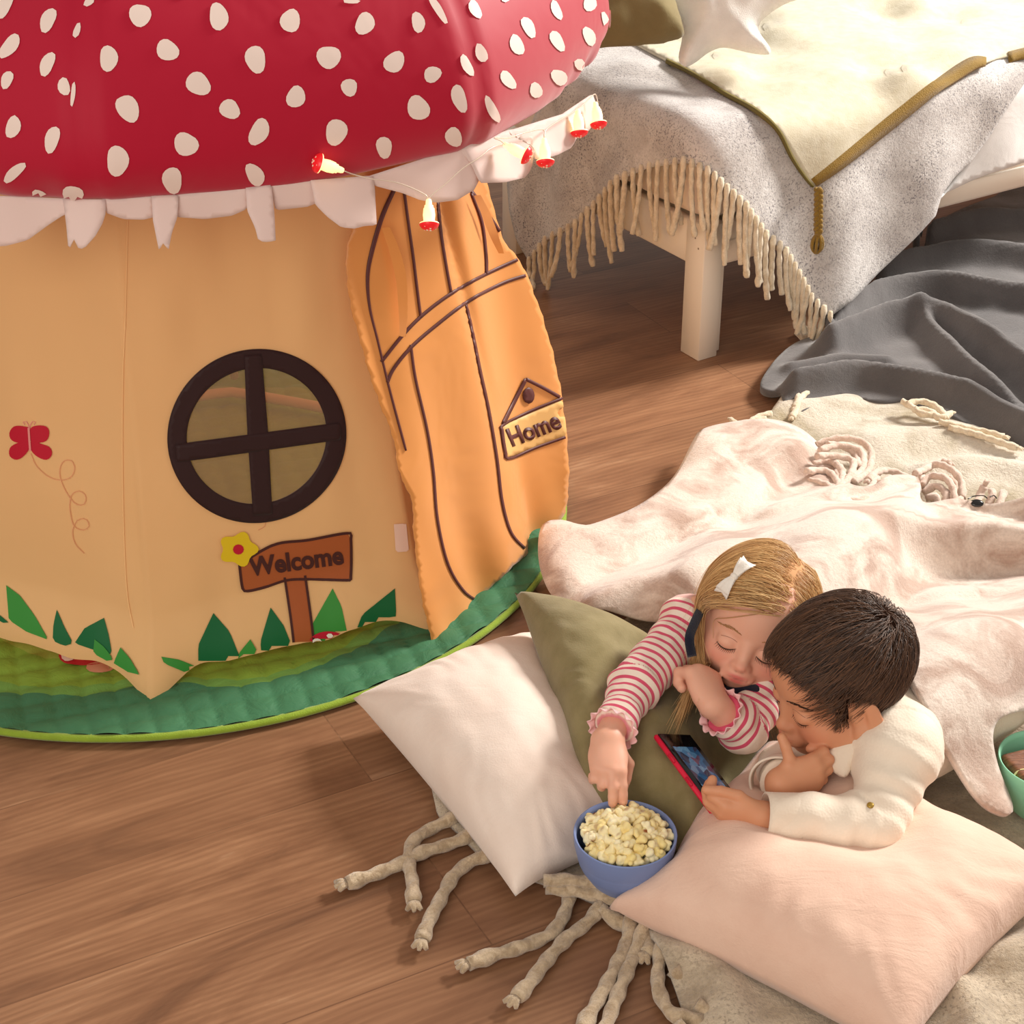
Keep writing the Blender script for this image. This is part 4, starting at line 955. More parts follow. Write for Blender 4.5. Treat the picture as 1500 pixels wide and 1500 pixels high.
def strands(sc, roots, steer, n, step, off, r0, name, m, parent, gravity=None, seed=1, lmul=1.0, lenvar=.2, start=.003):
    """hair strands growing over the scalp; steer(q, i) -> local direction, and free(q) says where it leaves the head"""
    g = np.random.default_rng(seed); N = len(roots); q = sc.put(roots.copy(), start); path = [q.copy()]; offs = off*(.55+.6*g.random(N)); L = (1+lenvar*(g.random(N)-.5)*2)*lmul
    jit = g.normal(size=(N, 3))*.13
    for i in range(1, n):
        d = steer(q, i/n, path[-1])+jit; nn = sc.nrm(q); on = sc.sdf(q) < off*2.5; t = d-nn*(d*nn).sum(1)[:, None]*on[:, None]*.9; t /= np.linalg.norm(t, axis=1)[:, None]+1e-9
        q = q+t*step*L[:, None]; o = start+(offs-start)*min(1, i/3); w = sc.sdf(q); q = np.where((w < o)[:, None] | (on & (gravity is None))[:, None], q-nn*(w-o)[:, None], q); path.append(q.copy())
    A = np.array(path); W = np.stack([sc.world(a) for a in A])            # n,N,3
    T = np.gradient(W, axis=0); T /= np.linalg.norm(T, axis=2, keepdims=True)+1e-9; nn = np.stack([sc.nrm(a) for a in A])@sc.R.T; S1 = np.cross(T, nn); S1 /= np.linalg.norm(S1, axis=2, keepdims=True)+1e-9; S2 = np.cross(S1, T)
    rad = (r0*np.clip(1.15-np.linspace(0, 1, n)**3, .15, 1))[:, None, None]*(.7+.6*g.random(N))[None, :, None]
    V = np.stack([W+S1*rad, W+S2*rad*.7, W-S1*rad, W-S2*rad*.7], 2)         # n,N,4,3
    V = V.transpose(1, 0, 2, 3).reshape(-1, 3); base = (np.arange(N)*n*4)[:, None, None, None]; ii = (np.arange(n-1)*4)[None, :, None, None]; kk = np.arange(4)[None, None, :, None]
    f = np.concatenate([base+ii+kk, base+ii+(kk+1) % 4, base+ii+4+(kk+1) % 4, base+ii+4+kk], 3).reshape(-1, 4)
    if True:
        a, b, c = V[f[0][:3]]; ctr = V[:4].mean(0)
        if np.cross(b-a, c-a)@(a-ctr) < 0: f = f[:, ::-1]
    return mesh(name, V, f, m, parent, attr={'strand': np.repeat(g.random(N), n*4)})
def on_face(tree, c, R, s, pts, off):
    out = []
    for p in pts:
        w = c+R@(np.array(p)*s); d = R@np.array([0, -1., 0]); h = tree.ray_cast(Vector(w+R@np.array([0, .05, 0])), Vector(d)); h = h if h[0] is not None else tree.find_nearest(Vector(w))
        out.append(np.array(h[0])+np.array(h[1])*off)
    return np.array(out)
def face_lines(body, V, F, c, R, s, browc, lashc, girl):
    FH = Field(c-.14, c+.14, .0025); add_head(FH, c, R, s, not girl); V, F = FH.surf()
    tr = BVHTree.FromPolygons([Vector(v) for v in V], F.tolist()); ml, mc_, mbw = plain('lash', lashc, .6), plain('lid_crease', (150, 92, 72), .6), plain('brow', browc, .6)
    for x in (-1, 1):
        mb = MB(); t = np.linspace(-1, 1, 14); pts = [(x*.029+.0145*a, .08, -.0125-.0045*(1-a*a)+x*a*-.001) for a in t]
        mb.add(*tube(on_face(tr, c, R, s, pts, .0004), np.clip((.0011 if girl else .0008)*(1.05-np.abs(t)**3), .0002, 1)*s, 5))
        for a in np.linspace(-.9, .95, 12):
            p = on_face(tr, c, R, s, [(x*.029+.0145*a, .08, -.0125-.0045*(1-a*a))], .0003)[0]; e = p+R@(np.array([x*.002+a*.0015, .0052, -.0042]))*s*(1 if girl else .6); mb.add(*tube([p, (p+e)/2+R@np.array([0, .0004, -.0006]), e], [.00038*s, .0003*s, .0001], 4))
        if True:
            pts = [(x*.029+.0125*a, .08, -.0015+.003*(1-a*a)) for a in t]; mb.add(*tube(on_face(tr, c, R, s, pts, -.0002), .00045*s, 4), 1)
        mb.build('eyelashes', [ml, mc_], body)
    g = random.Random(2)
    for x in (-1, 1):
        mb = MB()
        for k in range(70):
            a = g.uniform(-1, 1); b = g.uniform(-1, 1); w = .0022*(1.1-abs(a)**2)
            p0 = (x*(.031)+x*.0165*a, .08, .0125+.0042*(1-a*a)-.002*a+b*w); p1 = (p0[0]+x*.0055, .08, p0[2]+.0012-.0016*(a > .2)-.0008*b)
            q = on_face(tr, c, R, s, [p0, p1], .0006); mb.add(*tube([q[0], q[1]], [.00042*s, .00016*s], 4))
        mb.build('eyebrow', mbw, body)
def hairroots(sc, mask, N, seed):
    g = np.random.default_rng(seed); out = []
    while sum(len(o) for o in out) < N:
        d = g.normal(size=(N, 3)); d /= np.linalg.norm(d, axis=1)[:, None]; q = sc.put(np.array([0, -.005, .02])+d*.09, 0.0005); out.append(q[mask(q)])
    return np.concatenate(out)[:N]
def shell(sc, mask, off, name, m, parent, c, R, s):
    """scalp layer under the strands"""
    n = 90; V = []; F = []
    for i in range(n+1):
        ph = np.pi*i/n
        for k in range(2*n): th = np.pi*k/n; V.append((math.sin(ph)*math.cos(th), math.sin(ph)*math.sin(th), math.cos(ph)))
    q = sc.put(np.array([0, -.005, .02])+np.array(V)*.09, off)
    for i in range(n):
        for k in range(2*n): F.append([i*2*n+k, (i+1)*2*n+k, (i+1)*2*n+(k+1) % (2*n), i*2*n+(k+1) % (2*n)])
    F = np.array(F); F = F[mask(q[F].mean(1))]; u, inv = np.unique(F, return_inverse=True); return mesh(name, sc.world(q[u]), inv.reshape(F.shape), m, parent, attr={'strand': np.full(len(u), .25)})

M_stripe = None
def stripe_mat():
    m, nt, bs = new_mat('pink_striped_jersey'); a = nt.nodes.new('ShaderNodeAttribute'); a.attribute_name = 'along'
    f = math_n(nt, 'FRACT', math_n(nt, 'MULTIPLY', a.outputs['Fac'], 1/.0128)); c = ramp(nt, f, [(0, lin((214, 84, 112))), (.33, lin((214, 84, 112))), (.38, lin((242, 224, 208))), (.95, lin((242, 224, 208))), (1, lin((214, 84, 112)))])
    nt.links.new(c, bs.inputs['Base Color']); bs.inputs['Roughness'].default_value = .85; bs.inputs['Specular IOR Level'].default_value = .1; bs.inputs['Sheen Weight'].default_value = .2
    bump(nt, bs, noise(nt, 700, 2, coords(nt)), .2, .003); return m
def waffle():
    m, nt, bs = new_mat('ivory_waffle_cotton'); co = coords(nt); n = noise(nt, 12, 3, co)
    nt.links.new(ramp(nt, n, [(.35, lin((240, 226, 208))), (.7, lin((232, 214, 194)))]), bs.inputs['Base Color']); bs.inputs['Roughness'].default_value = .9; bs.inputs['Specular IOR Level'].default_value = .1; bs.inputs['Sheen Weight'].default_value = .2
    w = nt.nodes.new('ShaderNodeTexVoronoi'); w.inputs['Scale'].default_value = 260; nt.links.new(co, w.inputs['Vector']); bump(nt, bs, w.outputs['Distance'], .25, .0015); return m
def chain_along(V, chain):
    """arc length of the nearest point on a joint chain"""
    best = np.full(len(V), 9.); al = np.zeros(len(V)); L = 0; ch = [np.asarray(c, float) for c in chain]
    for a, b in zip(ch[:-1], ch[1:]):
        d, t = seg_dist(V, a, b); l = np.linalg.norm(b-a); w = d < best; best = np.where(w, d, best); al = np.where(w, L+t*l, al); L += l
    return al, best
def cloth_piece(F, name, m, parent, attr=None, crease=.0025, sc=38, it=2, arms=()):
    V, f = F.surf(); V, f = largest_piece(V, f); V = smooth_verts(V, f, it); N = vnormals(V, f)
    w = vnoise(V[:, 0]*sc+V[:, 2]*sc*.6, V[:, 1]*sc-V[:, 2]*sc*.5)+.5*vnoise(V[:, 0]*sc*2+9, V[:, 1]*sc*2+V[:, 2]*sc)
    at = attr(V) if attr else None
    V = V+N*(w*crease*2)[:, None]
    if arms:
        for ch, rad in arms:
            al, dd = chain_along(V, ch); L1 = np.linalg.norm(np.asarray(ch[1])-np.asarray(ch[0])); ph = (V@np.array([21., 13., 30.])); V = V+N*((.0022*np.exp(-((al-L1)/.05)**2)*np.sin(al*210+1.6*np.sin(ph))+.0016*np.sin(al*120+2*np.sin(ph*.7)))*(dd < rad))[:, None]
    return mesh(name, V, f, m, parent, attr=at)
def frill(c, ax, r0, r1, waves, name, m, parent, L=.010):
    ax = unit(ax); a = np.cross(ax, [0.3, .2, 1]); a = unit(a); b = np.cross(ax, a); n = 160; th = np.linspace(0, 2*np.pi, n, endpoint=False); V = []
    for t in np.linspace(0, 1, 5):
        r = r0+(r1-r0)*t+.0026*t*np.sin(waves*th); V.append(c+ax*(L*t+.0016*t*np.cos(waves*th+.8))[:, None]+r[:, None]*(np.cos(th)[:, None]*a+np.sin(th)[:, None]*b))
    V = np.concatenate(V); F = [[i*n+k, i*n+(k+1) % n, (i+1)*n+(k+1) % n, (i+1)*n+k] for i in range(4) for k in range(n)]
    return solid(mesh(name, V, F, m, parent), .0012, 0)

# ----------------------------------------------------------------- girl
COVER = []
M_trim = plain('frill_pink', (244, 196, 196), .85)
def build_girl():
    s = .99; R = head_frame((-.934, -.22, .27), (.40, -.33, .84)); eye = P(1094, 953, .235); c = eye-R@(np.array([0, .078, -.008])*s)
    F = Field((-.02, 1.72, .02), (.95, 2.75, .37), .0023)
    T = add_head(F, c, R, s, False)
    shR, elR, wrR = P(1012, 915, .205), P(932, 1002, .185), P(890, 1082, .178)
    shL, elL, wrL = P(1140, 965, .175), P(1088, 1066, .128), P(1047, 1036, .178)
    chest, pel = P(1090, 955, .135), P(1235, 830, .115)
    COVER.extend([(chest, pel, .078, .084), (pel, P(1320, 785, .085), .07, .05), (P(1330, 800, .085), P(1450, 815, .06), .04, .03), (P(1310, 770, .085), P(1430, 785, .06), .04, .03)])
    nk = (shR+shL)/2+np.array([0, .0, .005])
    F.cap(T(0, -.022, -.05), nk, .034, .036, .02); F.cap(nk, chest, .05, .062, .03); F.cap(shR, shL, .040, .040, .03); F.cap(chest, pel, .066, .072, .04)
    for k, (kx, ky) in enumerate(((1330, 800), (1310, 770))): F.cap(pel, P(kx, ky, .085), .052, .036, .02); F.cap(P(kx, ky, .085), P(kx+120, ky+15, .06), .034, .024, .02)
    for a, b, w in ((shR, elR, wrR), (shL, elL, wrL)): F.cap(a, b, .032, .025, .015); F.cap(b, w, .026, .0185, .01)
    # right hand reaching into the popcorn, back of the hand up
    A = unit(P(892, 1143, .158)-wrR); N = CAMB.T@unit((0.05, .35, .9)); side = 1 if (np.cross(A, N))[0] > 0 else -1
    hand(F, wrR+A*.004, A, N, side, [(.55, .35, .2), (.5, .45, .3), (.75, 1.1, .8), (.8, 1.2, .9)], .92, .13, [(A*.5-N*.7+np.array([.5, 0, 0]), .030), (A*.8-N*.6+np.array([-.1, 0, 0]), .022), (A*.9-N*.4+np.array([-.25, 0, 0]), .018)], 1.05)
    # left fist against the cheek
    A2 = unit(P(1019, 956, .222)-wrL); N2 = CAMB.T@unit((.56, .22, .78)); side2 = -1 if (np.cross(A2, N2))[0] > 0 else 1
    hand(F, wrL+A2*.004, A2, N2, side2*-1 if False else side2, [(1.05, 1.55, .9), (1.1, 1.6, .9), (1.15, 1.6, .9), (1.2, 1.5, .9)], 1.02, .10, [(A2*.6+CAMB.T@np.array([.5, .2, -.6]), .026), (A2*.8+CAMB.T@np.array([-.4, .2, -.6]), .02), (CAMB.T@np.array([-.8, .2, -.5]), .016)], 1.12)
    V, f = F.surf(); V, f = largest_piece(V, f); V = smooth_verts(V, f, 1)
    M_skin = skin_mat('fair_skin', (232, 176, 150), (202, 96, 90), (226, 140, 120))
    body = mesh('person', V, f, M_skin, colattr=skin_tint(V, c, R, s, False)); tag(body, 'girl with blond hair and a white bow in a pink striped top reaching for popcorn', 'person')
    face_lines(body, V, f, c, R, s, (176, 128, 84), (70, 44, 32), True)
    # striped top
    F2 = Field((-.02, 1.72, .04), (.75, 2.5, .34), .003); e = .0065
    F2.cap(nk-np.array([0, 0, .012]), chest, .056, .070, .03); F2.cap(shR, shL, .047, .046, .03); F2.cap(chest, pel, .073, .078, .04)
    cuR = elR+(wrR-elR)*.80; cuL = elL+(wrL-elL)*.72
    for a, b, w in ((shR, elR, cuR), (shL, elL, cuL)): F2.cap(a, b, .032+e+.002, .025+e+.003, .015); F2.cap(b, w, .026+e+.002, .0245+e*.6, .012); d = unit(w-b); F2.plane(w, d, .002, .07)
    chR, chL = [shL+(shR-shL)*.4, shR, elR, cuR], [shR+(shL-shR)*.4, shL, elL, cuL]
    def along(V):
        a1, d1 = chain_along(V, chR); a2, d2 = chain_along(V, chL); return {'along': np.where(d1 < d2, a1, a2)}
    M_s = stripe_mat(); top = cloth_piece(F2, 'striped_top', M_s, body, along, .0020, 44, arms=[([shR, elR, cuR], .05), ([shL, elL, cuL], .05)])
    for w, b, r in ((cuR, elR, .0285), (cuL, elL, .0285)): d = unit(w-b); frill(w-d*.003, d, r-.0005, r+.006, 13, 'cuff_frill', M_trim, top, .009)
    # navy pinafore
    F3 = Field((.0, 1.72, .04), (.75, 2.5, .32), .004); dn = P(1100, 1030, .140)
    F3.cap(chest, pel, .078, .083, .04); F3.cap(dn, chest, .042, .072, .02); F3.cap(P(1072, 1024, .150), P(1128, 1026, .145), .018, .018, .015)
    M_navy = cloth('navy_corduroy', (28, 32, 52), (22, 26, 42), nscale=50, bstr=.4)
    dress = cloth_piece(F3, 'pinafore_dress', M_navy, body, None, .002)
    st = [P(1026, 895, .262), P(1018, 912, .262), P(1010, 935, .255), P(1014, 962, .23)]; solid(mesh('shoulder_strap', *ribbon3(st, .013, CAMB[2]), M_navy, dress), .003)
    # hair
    sc = Scalp(c, R, s); part = -.030
    M_h = hair_mat('blond_hair', (176, 126, 72), (238, 198, 138))
    def mask(q): x, y, z = q.T; hz = np.where(y > .03, .040+.45*(y-.03)*0+.02*sstep(.05, .085, y), np.where(y > -.01, .005+(y+.01)*.9, -.055)); return z > hz
    shell(sc, mask, .002, 'hair', plain('blond_scalp_hair', (206, 158, 116), .95, .03), body, c, R, s)
    hobj = [o for o in body.children if o.name.startswith('hair')][0]
    roots = hairroots(sc, mask, 6000, 4); x = roots[:, 0]; g2 = np.random.default_rng(3)
    right = x > part+.004*np.sin(roots[:, 1]*90)
    dnR = R.T@(CAMB.T@np.array([-.28, -.85, .22])); dnL = R.T@np.array([.25, .1, -1.]); tgt = np.array([.088, .008, -.016])
    def steerR(q, t, prev):
        d = tgt-q; dl = np.linalg.norm(d, axis=1)[:, None]; d = d/(dl+1e-9); w = np.clip((.022-q[:, 2])/.03, 0, 1)*np.clip((q[:, 0]-.03)/.03, 0, 1)
        d = d+np.array([.45, -.10, .10]); d = d/np.linalg.norm(d, axis=1)[:, None]; return d*(1-w)[:, None]+dnR*w[:, None]*1.2
    def steerL(q, t, prev):
        w = np.clip((.04-q[:, 2])/.05, 0, 1); d = np.stack([np.full(len(q), -.8), np.full(len(q), .05), np.full(len(q), -.6)], 1); return d*(1-w)[:, None]+dnL*w[:, None]
    strands(sc, roots[right], steerR, 30, .0072, .0110, .0005, 'hair_strands', M_h, hobj, True, 3)
    strands(sc, roots[~right], steerL, 24, .0070, .0110, .0005, 'hair_strands', M_h, hobj, True, 5)
    # wisps at the back, lifted by the throw
    # bow clip
    ctr = P(1076, 848, .30); tr = BVHTree.FromPolygons([Vector(v) for v in sc.world(np.array([q for q in hairroots(sc, lambda q: q[:, 2] > -.2, 10, 1)]))], [[0, 1, 2]])
    o = np.array([0, 0, CAMZ]); d = rays([(1077, 847)])[0]; ts = np.linspace(1.9, 2.8, 900); pts = o+d*ts[:, None]; loc = ((pts-c)@R)/s; k = np.argmax(sc.sdf(loc) < .0145); ctr = pts[k]; nn = R@sc.nrm(loc[k:k+1])[0]; nn = unit(nn*.6+CAMB[2]*.5)
    ax = CAMB.T@unit((.62, .78, 0)); ax = unit(ax-nn*(ax@nn)); bx = np.cross(nn, ax); M_b = cloth('white_ribbon', (248, 240, 230), nscale=30, weave=700)
    mb = MB()
    for sg in (-1, 1):
        for lay, lift in ((0, .003), (1, .0075)):
            V3 = []; n = 9; L = .031-.004*lay
            for i in range(n):
                t = i/(n-1)
                for j in range(7):
                    w = (j/6-.5); wid = .006+.017*t**.8; p = ctr+ax*sg*(L*t+(.004*abs(w)*2-.003)*(t == 1)*(1 if lay == 0 else 0))+bx*w*wid+nn*(lift+.006*math.sin(math.pi*t)*(1-.3*lay)+.0022*math.cos(w*9)*t); V3.append(p)
            f3 = [[i*7+j, (i+1)*7+j, (i+1)*7+j+1, i*7+j+1] for i in range(n-1) for j in range(6)]; mb.add(V3, f3)
    bow = solid(mb.build('hair_bow', M_b, body), .0012, 0); V3, f3 = blob(ctr+nn*.008, (.0048, .006, .0052), 8, np.stack([ax, bx, nn], 1)); mesh('bow_knot', V3, f3, M_b, bow)
    return body
def ribbon3(pts, w, nrm):
    p = resample(catmull(np.asarray(pts), 8), .004); t = np.gradient(p, axis=0); t /= np.linalg.norm(t, axis=1)[:, None]; s_ = np.cross(t, nrm); s_ /= np.linalg.norm(s_, axis=1)[:, None]; n = len(p)
    return np.vstack([p+s_*w/2, p-s_*w/2]), [[i, i+1, n+i+1, n+i] for i in range(n-1)]
# ----------------------------------------------------------------- boy
def build_boy():
    s = 1.02; R = head_frame((-.35, -.90, -.20), (.40, -.30, .75)); eye = P(1168, 1052, .212); c = eye-R@(np.array([-.029, .078, -.008])*s)
    F = Field((.15, 1.55, .03), (1.1, 2.55, .36), .0023); T = add_head(F, c, R, s, True)
    shL, elL, wrL = P(1318, 1096, .175), P(1280, 1210, .118), P(1114, 1197, .134)
    shR, elR, wrR = P(1236, 1075, .150), P(1146, 1128, .080), P(1143, 1151, .142)
    chest, pel = P(1300, 1070, .135), P(1440, 1000, .125); COVER.extend([(chest, pel, .092, .088), (pel, P(1520, 955, .08), .085, .07), (pel, P(1510, 985, .08), .085, .07), (P(1325, 1090, .15), P(1420, 1050, .13), .05, .06)]); nk = T(0, -.045, -.105)
    F.cap(T(0, -.028, -.05), nk, .037, .040, .02); F.cap(nk, chest, .05, .068, .03); F.cap(shL, shR, .042, .042, .03); F.cap(chest, pel, .078, .074, .04)
    for kx, ky in ((1510, 955), (1500, 985)): F.cap(pel, P(kx, ky, .08), .052, .04, .02)
    for a, b, w in ((shL, elL, wrL), (shR, elR, wrR)): F.cap(a, b, .034, .027, .015); F.cap(b, w, .027, .021, .01)
    # left hand holds the phone from below
    A = unit(P(1042, 1191, .140)-wrL); N = unit(np.array([.15, -.75, -.35])); sd = 1 if np.cross(A, N)[2] > 0 else -1
    hand(F, wrL, A, N, sd, [(.55, .8, .5), (.6, .8, .5), (.65, .8, .5), (.7, .8, .5)], .98, .04, [(A*.7+np.array([0, .1, .55]), .028), (A+np.array([0, .15, .12]), .024), (A+np.array([0, .1, -.06]), .020)], 1.08)
    # right fist under the chin, thumb up to the lips
    A2 = unit(P(1204, 1130, .158)-wrR); N2 = CAMB.T@unit((-.15, -.30, .93)); s2 = 1 if (CAMB@np.cross(A2, N2))[1] > 0 else -1
    up = CAMB.T@np.array([-.25, .95, .1])
    hand(F, wrR+A2*.002, A2, N2, s2, [(.45, 1.35, 1.0), (.5, 1.4, 1.0), (.55, 1.4, 1.0), (.65, 1.4, 1.0)], 1.0, .10, [(A2*.30+up*.6+CAMB[2]*.2, .018), (up-A2*.05, .018), (up-A2*.12-CAMB[2]*.3, .013)], 1.05)
    V, f = F.surf(); V, f = largest_piece(V, f); V = smooth_verts(V, f, 1)
    body = mesh('person', V, f, skin_mat('olive_skin', (214, 152, 116), (186, 92, 78), (208, 126, 96)), colattr=skin_tint(V, c, R, s, True)); tag(body, 'boy with short dark brown hair in an ivory shirt holding a phone', 'person')
    face_lines(body, V, f, c, R, s, (58, 34, 22), (34, 20, 16), False)
    M_w = waffle(); F2 = Field((.15, 1.55, .03), (1.0, 2.4, .36), .003); e = .009
    F2.cap(nk-(nk-chest)*.25, chest, .058, .076, .03); F2.cap(shL, shR, .051, .049, .03); F2.cap(chest, pel, .088, .084, .04); F2.cap(nk-(nk-chest)*.2, shL, .05, .05, .03)
    cuL = wrL+(elL-wrL)*.10; cuR = wrR+(elR-wrR)*.15; d = unit(cuL-elL)
    F2.cap(shL, elL, .034+e+.006, .027+e+.006, .02); F2.cap(elL, cuL, .027+e+.005, .022+e+.003, .012); F2.cap(shR, elR, .04, .036, .02); F2.cap(elR, cuR, .035, .031, .01)
    F2.plane(cuL, d, .002, .07); F2.plane(cuR, unit(wrR-elR), .002, .07)
    top = unit(T(0, 0, 0)-nk); F2.cap(nk+top*.0, T(0, -.02, -.03), .043, .05, .004, True)
    shirt = cloth_piece(F2, 'shirt', M_w, body, None, .0026, 24, arms=[([shL, elL, cuL], .06)])
    def band(c0, ax, r0, r1, L, name, t=.003, waves=0, par=None):
        ax = unit(ax); a = unit(np.cross(ax, [.3, .2, 1])); b = np.cross(ax, a); n = 72; th = np.linspace(0, 2*np.pi, n, endpoint=False); V = []
        for q in np.linspace(0, 1, 6): r = r0+(r1-r0)*q+.0012*np.sin(3*th+q*2); V.append(c0+ax*(L*q)+r[:, None]*(np.cos(th)[:, None]*a+np.sin(th)[:, None]*b))
        V = np.concatenate(V); Fc = [[i*n+k, i*n+(k+1) % n, (i+1)*n+(k+1) % n, (i+1)*n+k] for i in range(5) for k in range(n)]; return solid(mesh(name, V, Fc, M_w, par or shirt), t, 0)
    band(cuL-d*.036, d, .0345, .0335, .046, 'cuff'); d2 = unit(wrR-elR); band(cuR-d2*.03-CAMB[0]*.004, d2, .034, .037, .036, 'cuff')
    # collar: a soft folded stand round the neck
    n = 60; th = np.linspace(-2.7, 2.7, n); ax = unit(nk*.5+T(0, -.03, -.06)*.5-chest); fw = R@np.array([0, 1., 0]); fw = unit(fw-ax*(fw@ax)); sd_ = np.cross(ax, fw); base = nk+ax*.012; V = []
    for q, (r, h) in enumerate([(.046, -.004), (.046, .014), (.050, .020), (.057, .008), (.064, -.010)]): V.append(base+ax*h+(r*(1+.08*np.cos(th)))[:, None]*(-np.cos(th)[:, None]*fw+np.sin(th)[:, None]*sd_))
    V = np.concatenate(V); Fc = [[i*n+k, i*n+k+1, (i+1)*n+k+1, (i+1)*n+k] for i in range(4) for k in range(n-1)]; solid(mesh('collar', V, Fc, M_w, shirt), .0018, 0)
    inflate('collar_flap', [(1212, 1100), (1238, 1084), (1262, 1077), (1272, 1090), (1254, 1112), (1240, 1138), (1222, 1132), (1209, 1114)], P(1240, 1106, .168), unit(CAMB[2]+np.array([-.15, 0, .1])), .006, M_w, step=3, soft=10, parent=shirt)
    # sleeve tab button
    pb = None; tr = BVHTree.FromObject(shirt, bpy.context.evaluated_depsgraph_get()); org = Vector(np.array([0, 0, CAMZ])-np.array(shirt.parent.location)); h = tr.ray_cast(org, Vector(rays([(1275, 1180)])[0]).normalized())
    if h[0] is not None:
        pw = np.array(h[0])+np.array(shirt.parent.location); V, Fc = lathe([(0.0001, .0026), (.0032, .0026), (.0046, .0018), (.0048, 0), (.0001, 0)], pw, 20, np.array(h[1])); mesh('button', V, Fc, plain('brass_button', (176, 142, 62), .35, .5, metal=.5), shirt)
    # hair
    sc = Scalp(c, R, s); M_h = hair_mat('dark_brown_hair', (50, 30, 19), (108, 72, 46), .46, .32)
    def hz(q):
        x, y, z = q.T; return np.select([y > .064, y > .050, y > .036, y > .022, y > -.014], [.058+(y-.062)*.2, .046+(y-.050)*.9, .012+(y-.036)*2.4, -.022, .016], -.055)
    mask = lambda q: q[:, 2] > hz(q)
    shell(sc, mask, .004, 'hair', plain('dark_scalp_hair', (40, 24, 16), .95, .02), body, c, R, s); hobj = [o for o in body.children if o.name.startswith('hair')][0]
    roots = hairroots(sc, mask, 8000, 8); crown = np.array([-.012, -.066, .080]); lm = np.clip((roots[:, 2]-hz(roots))/.055, .2, 1); lm = np.where((np.abs(roots[:, 1]-.004) < .024) & (roots[:, 2] < .06), lm*.5, lm)
    def steer(q, t, prev): d = q-crown; d /= np.linalg.norm(d, axis=1)[:, None]+1e-9; sw = np.cross(d, sc.nrm(q)); return d+(.5*sw)*np.exp(-((q-crown)**2).sum(1)/.003)[:, None]+np.array([.12, .22, -.12])
    strands(sc, roots, steer, 12, .0046, .0125, .00052, 'hair_strands', M_h, hobj, None, 9, lmul=lm, lenvar=.35, start=.0045)
    return body
girl = build_girl(); boy = build_boy()

M_pinkthrow = woolly('blush_mohair', (234, 219, 206), (220, 200, 185), (180, 148, 130), 4, .4, .66, stretch=(1, 1.8, 1), bstr=.3, bd=.012)
M_pinkfringe = woolly('blush_fringe', (232, 208, 192), (214, 186, 168), None, 50)
pthrow = thing('blush_throw', P(1200, 800, 0), 'blush pink brushed wool throw pulled over the two children', 'throw')
FLAP = [(795, 768), (820, 762), (870, 768), (930, 745), (985, 702), (1018, 642), (1040, 625), (1100, 612), (1160, 622), (1196, 650), (1185, 668), (1150, 680), (1133, 715), (1110, 745), (1050, 768), (1000, 792), (940, 815), (890, 850), (850, 885), (810, 872), (790, 830)]
pz = heightfield([('p', FLAP, .034, .022), ('r', [(1150, 665), (1185, 690), (1225, 710)], .022, .016), ('r', [(1140, 725), (1190, 705), (1220, 720)], .016, .014),
                  ('r', [(830, 850), (880, 820), (950, 795), (1030, 770)], .03, .026), ('r', [(860, 800), (940, 770), (1010, 720), (1060, 660)], .035, .035),
                  ('r', [(870, 895), (950, 870), (1040, 848)], .09, .045, .1), ('r', [(1010, 862), (1090, 830), (1180, 800), (1250, 770)], .14, .085, .15), ('r', [(1230, 850), (1290, 895), (1350, 955), (1400, 1010)], .12, .07, .15),
                  ('r', [(1330, 985), (1400, 950), (1480, 920), (1580, 890)], .12, .09, .15), ('r', [(1380, 1040), (1430, 1110), (1462, 1170)], .05, .035, .1), ('r', [(1430, 1000), (1452, 1060), (1466, 1110)], .03, .025, .1),
                  ('r', [(1290, 832), (1380, 818), (1450, 812), (1560, 826)], .125, .026, .08), ('r', [(1300, 766), (1400, 745), (1540, 752)], .085, .028), ('r', [(1120, 770), (1200, 752), (1290, 722), (1340, 712)], .06, .028), ('r', [(1350, 890), (1430, 876), (1560, 884)], .09, .026, .1),
                  ('r', [(1205, 800), (1240, 840), (1300, 870)], -.06, .028, .12), ('r', [(1330, 790), (1420, 782), (1560, 790)], -.035, .022, .08), ('r', [(1320, 855), (1400, 848), (1540, 852)], -.035, .024, .08), ('r', [(1420, 960), (1460, 1010), (1480, 1060)], -.04, .03, .08), ('r', [(1300, 880), (1320, 830), (1310, 800)], .03, .025, .1)], .045, .06, .008, 9)

